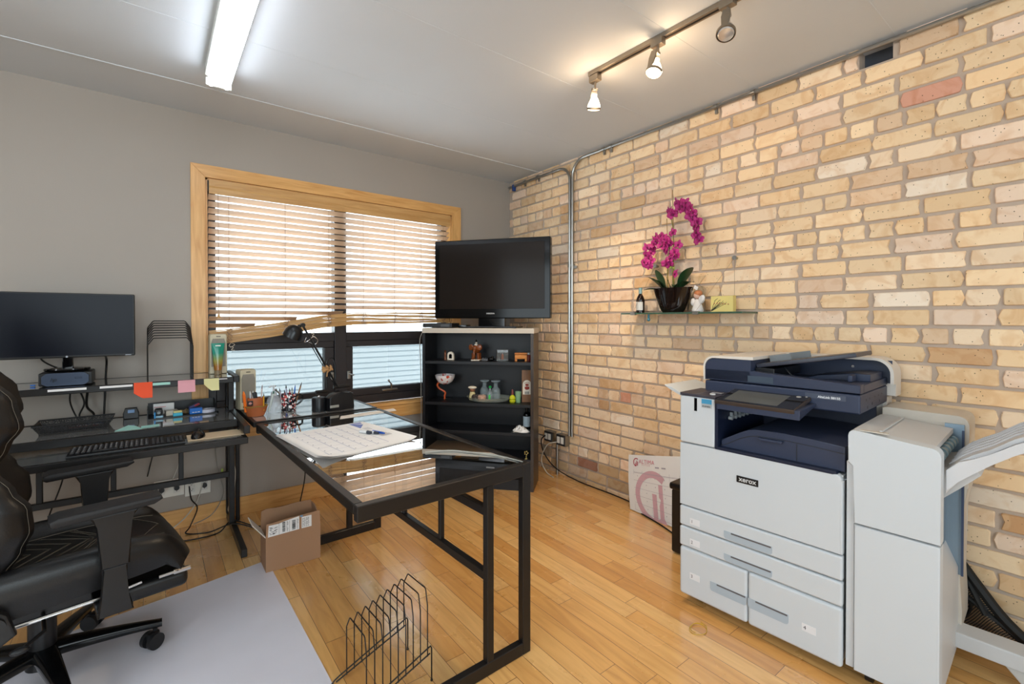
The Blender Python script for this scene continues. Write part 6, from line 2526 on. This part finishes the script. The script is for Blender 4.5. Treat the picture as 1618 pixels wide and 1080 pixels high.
gp = 'writing tools in the brown pot'
X0, Y0 = -2.243, -.52
pen(X0 - .052, Y0 - .01, ZC2 + .03, .12, (-6, 2), (236, 112, 30), 'thick orange marker at the left of the brown pot', gp, .008, (240, 130, 40))
pen(X0 - .022, Y0 + .01, ZC2 + .02, .125, (-3, 2), (200, 206, 214), 'pale grey pen left of the black remote in the brown pot', gp, .005, (220, 220, 224))
pen(X0 - .010, Y0 + .015, ZC2 + .02, .125, (-1, 0), (230, 232, 236), 'white pen right beside the black remote in the brown pot', gp, .005, (230, 230, 230))
o = tag(MB().box(-.012, .012, -.006, .006, 0, .125, .004).build('remote_control', black_plastic), 'black remote control standing in the brown pot', 'remote control')
o.location = (X0 + .010, Y0 + .014, ZC2 + .012)
o.rotation_euler = (0, R(-7), 0)
pen(X0 + .026, Y0 + .02, ZC2 + .02, .155, (4, 0), (216, 200, 196), 'tall pink and white pen at the back of the brown pot', gp, .0035, (150, 110, 110))
pen(X0 + .036, Y0 - .026, ZC2 + .03, .10, (0, 3), (214, 156, 40), 'yellow wooden pencil in the front of the brown pot', gp, .0035, (70, 50, 30), 'pencil')
pen(X0 + .068, Y0 + .0, ZC2 + .02, .12, (13, 0), (190, 200, 196), 'pale pen leaning right out of the brown pot', gp, .006, (40, 100, 80))
# soap pump bottle
SO = thing('soap_bottle', 'clear plastic pump bottle of soap on the corner table', 'bottle', (-2.137, -.455, ZC2))
MB().lathe([(0, 0), (.040, 0), (.043, .006), (.042, .055), (.036, .080), (.022, .098), (.012, .104), (.012, .115), (0, .115)], (0, 0, 0), 28).build('body', M('clear_soap_plastic', (225, 232, 240), .12, 0, .03, alpha=.32), SO)
MB().lathe([(0, .095), (.014, .095), (.016, .10), (.016, .118), (.006, .122), (.005, .15), (.012, .152), (.012, .160), (0, .161)], (0, 0, 0), 20).tube([(0, 0, .156), (-.022, -.006, .156), (-.026, -.007, .150)], .0045, 8).cyl((0, 0, .03), (0, 0, .10), .003, n=8).build('pump', M('pump_white', (214, 218, 222), .35), SO)
# mug
MU = thing('patterned_mug', 'black white and red patterned mug full of pens on the corner table', 'mug', (-2.055, -.46, ZC2))
mugm, mnt, mbb = newmat('blotch_pattern_glaze')
tcm = N(mnt, 'ShaderNodeTexCoord')
vr = N(mnt, 'ShaderNodeTexVoronoi')
vr.inputs['Scale'].default_value = 100
mnt.links.new(tcm.outputs['Object'], vr.inputs['Vector'])
sc2 = N(mnt, 'ShaderNodeSeparateColor')
mnt.links.new(vr.outputs['Color'], sc2.inputs[0])
crm = N(mnt, 'ShaderNodeValToRGB')
crm.color_ramp.interpolation = 'CONSTANT'
crm.color_ramp.elements[0].color = lin((30, 28, 34)) + (1,)
crm.color_ramp.elements[1].position = .45
crm.color_ramp.elements[1].color = lin((236, 232, 230)) + (1,)
e_ = crm.color_ramp.elements.new(.72)
e_.color = lin((206, 96, 92)) + (1,)
e_ = crm.color_ramp.elements.new(.88)
e_.color = lin((30, 28, 34)) + (1,)
mnt.links.new(sc2.outputs[0], crm.inputs[0])
mnt.links.new(crm.outputs[0], mbb.inputs['Base Color'])
mbb.inputs['Roughness'].default_value = .12
MB().lathe([(0, 0), (.038, 0), (.042, .004), (.044, .104), (.041, .104), (.038, .006), (0, .006)], (0, 0, 0), 36).build('cup', mugm, MU)
MB().tube(smoothpath([(.042, 0, .085), (.062, 0, .094), (.078, 0, .08), (.072, 0, .05), (.043, 0, .030)], 6), .0055, 10).build('handle', gloss_black, MU)
gp = 'pens in the patterned mug'
for i, (dx, dy, L_, lean, col, tip, lab) in enumerate((
    (-.03, .0, .135, (-9, 0), (200, 190, 200), (50, 46, 60), 'pale pen leaning left out of the patterned mug'),
    (-.016, -.016, .125, (-6, 4), (150, 80, 84), (40, 40, 46), 'dusty red pen at the front left of the patterned mug'),
    (-.005, .01, .15, (-3, 0), (186, 190, 216), (30, 30, 36), 'lilac pen with a black top in the patterned mug'),
    (.008, -.012, .13, (-3, 3), (150, 20, 34), (40, 40, 40), 'dark red pen in the middle of the patterned mug'),
    (.018, .012, .13, (2, 0), (220, 214, 200), (90, 90, 90), 'cream pen at the back of the patterned mug'),
    (.022, -.004, .145, (6, 0), (60, 120, 200), (50, 100, 190), 'bright blue pen in the patterned mug'),
    (.030, .0, .165, (16, 0), (150, 104, 62), (70, 60, 60), 'long brown pencil leaning right out of the patterned mug'))):
    pen(-2.055 + dx, -.46 + dy, ZC2 + .008, L_, lean, col, lab, gp, .0042, tip)
# electric sharpener and canister
ES = thing('electric_sharpener', 'black electric pencil sharpener with a rounded body on the corner table', 'sharpener', (-1.80, -.62, ZC2), R(8))
mb = MB().prism([(-.075, .0), (.082, 0), (.086, .02), (.078, .098), (.060, .108), (.0, .104), (-.03, .108), (-.055, .10), (-.075, .08)], -.035, .035, 'y', 0, .010)
mb.build('body', M('sharpener_black', (24, 24, 26), .32), ES)
MB().box(-.074, -.018, -.0375, -.034, .022, .038, .002).build('silver_label', M('silver_label', (176, 174, 166), .3, .4), ES)
CN = thing('canister', 'low black round canister with a lid left of the electric sharpener', 'canister', (-1.915, -.60, ZC2))
MB().lathe([(0, 0), (.039, 0), (.041, .004), (.041, .078), (.036, .086), (0, .088)], (0, 0, 0), 36).build('body', M('canister_black', (20, 22, 26), .3), CN)
MB().lathe([(0, .088), (.012, .088), (.008, .094), (.003, .097), (0, .098)], (0, 0, 0), 14).build('knob', chrome, CN)
# desk lamp
LA = thing('desk_lamp', 'black jointed desk lamp with a round shade reaching up in front of the window', 'lamp', (-1.705, -.30, ZC2))


def la(x, y, z):
    return (x + 1.705, y + .30, z - ZC2)


MB().lathe([(0, 0), (.06, 0), (.062, .01), (.05, .018), (.012, .022), (.011, .075), (0, .078)], (0, 0, 0), 28).build('base', black_metal, LA)
MB().cyl(la(-1.74, -.30, .838), la(-1.63, -.30, .838), .012, n=16).cyl(la(-1.86, -.32, .815), la(-1.78, -.31, .815), .013, n=16).build('counterweight', black_metal, LA)
mb = MB()
e0, e1 = (-1.712, -.30, .838), (-1.935, -.30, 1.262)
for dy in (-.010, .010):
    mb.tube([la(e0[0], e0[1] + dy, e0[2]), la(e1[0], e1[1] + dy, e1[2])], .0045, 8)
mb.tube([la(-1.745, -.30, .87), la(-1.90, -.30, 1.16)], .003, 6)
mb.build('arm', black_metal, LA)
mb = MB().tube(smoothpath([la(-1.78, -.30, .83), la(-1.785, -.30, .93), la(-1.775, -.29, 1.02), la(-1.745, -.29, 1.035), la(-1.725, -.29, .99), la(-1.725, -.30, .86)], 6), .004, 6)
mb.build('support_bow', black_metal, LA)
MB().cyl(la(-1.935, -.318, 1.262), la(-1.935, -.282, 1.262), .014, n=14).sph(la(-1.955, -.30, 1.255), .012).build('joint', black_metal, LA)
mb = MB()
mb.xf = Matrix.Translation(la(-1.99, -.305, 1.212)) @ Euler((R(14), R(24), 0)).to_matrix().to_4x4()
mb.lathe([(0, .052), (.022, .050), (.044, .036), (.056, .010), (.060, -.030), (.057, -.030), (.053, .008), (.04, .032), (.02, .045), (0, .047)], (0, 0, 0), 32)
mb.build('lamp_shade', M('shade_black', (22, 24, 26), .28), LA)
mb = MB()
mb.tube(smoothpath([la(-1.90, -.305, 1.15), la(-1.86, -.31, 1.135), la(-1.845, -.315, 1.16), la(-1.87, -.31, 1.185), la(-1.90, -.305, 1.16), la(-1.925, -.305, 1.15), la(-1.915, -.31, 1.18)], 5), .0025, 6)
mb.build('clamp_wire', chrome, LA)
g = random.Random(4)
mb = MB()
for k in range(16):
    mb.sph(la(-1.785 + g.uniform(-.03, .03), -.315 + g.uniform(-.012, .008), .965 + g.uniform(-.016, .018)), g.uniform(.007, .013), (1.3, .7, .8), 6, rot=(g.uniform(0, 3), g.uniform(0, 3), 0))
mb.tube([la(-1.785, -.322, .95), la(-1.79, -.325, .915)], .004, 5)
tag(mb.build('scrunchie', M('tan_fabric', (196, 150, 100), .8, 0, .15, 60), loc=None), 'tan fabric hair tie looped round the desk lamp arm', 'hair tie').location = (-1.705, -.30, ZC2)
# pushpin
tag(MB().lathe([(0, 0), (.007, 0), (.006, .002), (.003, .003), (.003, .010), (.006, .012), (.006, .013), (0, .013)], (0, 0, 0), 12).build('push_pin', M('pin_blue', (40, 60, 120), .3)), 'tiny blue push pin on the glass before the soap bottle', 'push pin').location = (-2.10, -.62, ZC2 + .0005)

# ================================================================== THINGS ON THE GLASS DESK
ZD = .7395
DC = thing('desk_calendar', 'large white paper desk calendar pad lying on the glass desk', 'calendar', (-1.99, -1.35, ZD))
cq = [Vector((-2.240, -1.11, 0)), Vector((-1.81, -1.055, 0)), Vector((-1.735, -1.565, 0)), Vector((-2.178, -1.665, 0))]


def cf(u, v, dz=0):
    """u left->right, v near->far"""
    p_ = (cq[3] * (1 - u) + cq[2] * u) * (1 - v) + (cq[0] * (1 - u) + cq[1] * u) * v
    lift = .010 * max(0, (u - .85) / .15) ** 2 * (1 - v) + .006 * max(0, (.08 - u) / .08) + .012 * max(0, (.12 - v) / .12) * max(0, (.3 - u) / .3)
    return Vector((p_.x + 1.99, p_.y + 1.35, .0035 + lift + dz))


for k in range(4):
    off = Vector((-.004 * (3 - k) * (1 if k < 3 else 0), -.003 * (3 - k), 0))
    mb = MB().grid(lambda u, v: cf(u, v, -.0032 + k * .001) + off, 16, 16)
    mb.grid(lambda u, v: cf(u, v, -.0026 + k * .001) + off, 16, 16)
    mb.build('sheet', paper, DC, recalc=False)


def cband(mb, a_, b2, wd):
    n_ = 8
    dx, dy = b2[0] - a_[0], b2[1] - a_[1]
    l_ = math.hypot(dx, dy)
    nx, ny = -dy / l_ * wd / 2, dx / l_ * wd / 2
    for k in range(n_):
        t0, t1 = k / n_, (k + 1) / n_
        p0 = (a_[0] + dx * t0, a_[1] + dy * t0)
        p1 = (a_[0] + dx * t1, a_[1] + dy * t1)
        mb.quad(cf(p0[0] + nx, p0[1] + ny, .0009), cf(p1[0] + nx, p1[1] + ny, .0009), cf(p1[0] - nx, p1[1] - ny, .0009), cf(p0[0] - nx, p0[1] - ny, .0009))


mb = MB()
for k in range(6):
    u = .10 + k * .125
    cband(mb, (u, .10), (u, .90), .007)
for k in range(8):
    v = .10 + k * .8 / 7
    cband(mb, (.10, v), (.725, v), .0025)
mb.build('grid_print', M('calendar_grey_ink', (176, 178, 196), .7), DC, recalc=False, smooth=0)
mb = MB()
for i in range(5):
    for j in range(7):
        cband(mb, (.115 + i * .125, .125 + j * .114), (.128 + i * .125, .125 + j * .114), .012)
for k in range(9):
    cband(mb, (.80 + k * .014, .30), (.80 + k * .014, .30 + .12 + .06 * math.sin(k * 2.1)), .005)
for k in range(5):
    cband(mb, (.82 + k * .016, .62), (.82 + k * .016, .72), .004)
mb.build('small_print', M('calendar_dark_ink', (120, 122, 136), .7), DC, recalc=False, smooth=0)
mb = MB()
for (a_, b2, c_) in (((.86, .98), (.99, .98), (.86, .78)),):
    pass
mb.quad(cf(.80, .98, .001), cf(.92, .86, .001), cf(.80, .72, .001), cf(.80, .86, .001))
mb.quad(cf(.82, .98, .001), cf(.95, .97, .001), cf(.93, .90, .001), cf(.86, .94, .001))
mb.build('blue_emblem', M('calendar_blue', (112, 126, 186), .7), DC, recalc=False, smooth=0)


def marker(x, y, rz, c, cap, label, r=.006, L_=.07):
    t = thing('marker_pen', label, 'pen', (x, y, ZD + .0052 + r), R(rz), 'pens on the calendar')
    MB().cyl((-L_ / 2, 0, 0), (L_ * .15, 0, 0), r, n=12).build('barrel', M('mk_%d_%d_%d' % c, c, .3), t)
    MB().cyl((L_ * .15, 0, 0), (L_ / 2, 0, 0), r * 1.12, r * .8, n=12).build('cap', M('mk_%d_%d_%d' % cap, cap, .3), t)


marker(-1.895, -1.335, -62, (206, 206, 206), (50, 54, 64), 'pale marker with a dark cap, leftmost on the calendar', .008)
marker(-1.868, -1.360, -66, (206, 206, 206), (50, 54, 64), 'pale marker with a dark cap in the middle of the calendar pens', .007)
marker(-1.842, -1.365, -72, (40, 90, 190), (30, 80, 170), 'blue pen, rightmost on the calendar', .005, .085)
cdo = tag(MB().prism([(-.18, -.075), (.17, -.03), (.18, .045), (-.155, -.0)], 0, .0012, 'z').build('paper_strip', M('cream_strip', (226, 216, 204), .7)), 'long cream paper strip at the window end of the glass desk', 'paper')
cdo.location = (-1.70, -.83, ZD + .0002)
cdo.rotation_euler = (0, 0, R(-2))
# thin light strand added for a wire's reflection in the desk glass
cable([(-1.809, -1.795, ZD + .003), (-1.715, -1.832, ZD + .003), (-1.656, -1.913, ZD + .003), (-1.593, -2.030, ZD + .003), (-1.567, -2.146, ZD + .003)], .0026, M('wire_reflection_grey', (150, 150, 142), .3, 0, .03), 'translucent grey tube lying bent along the glass desk top', 8, 'tube', 'wire_reflection')
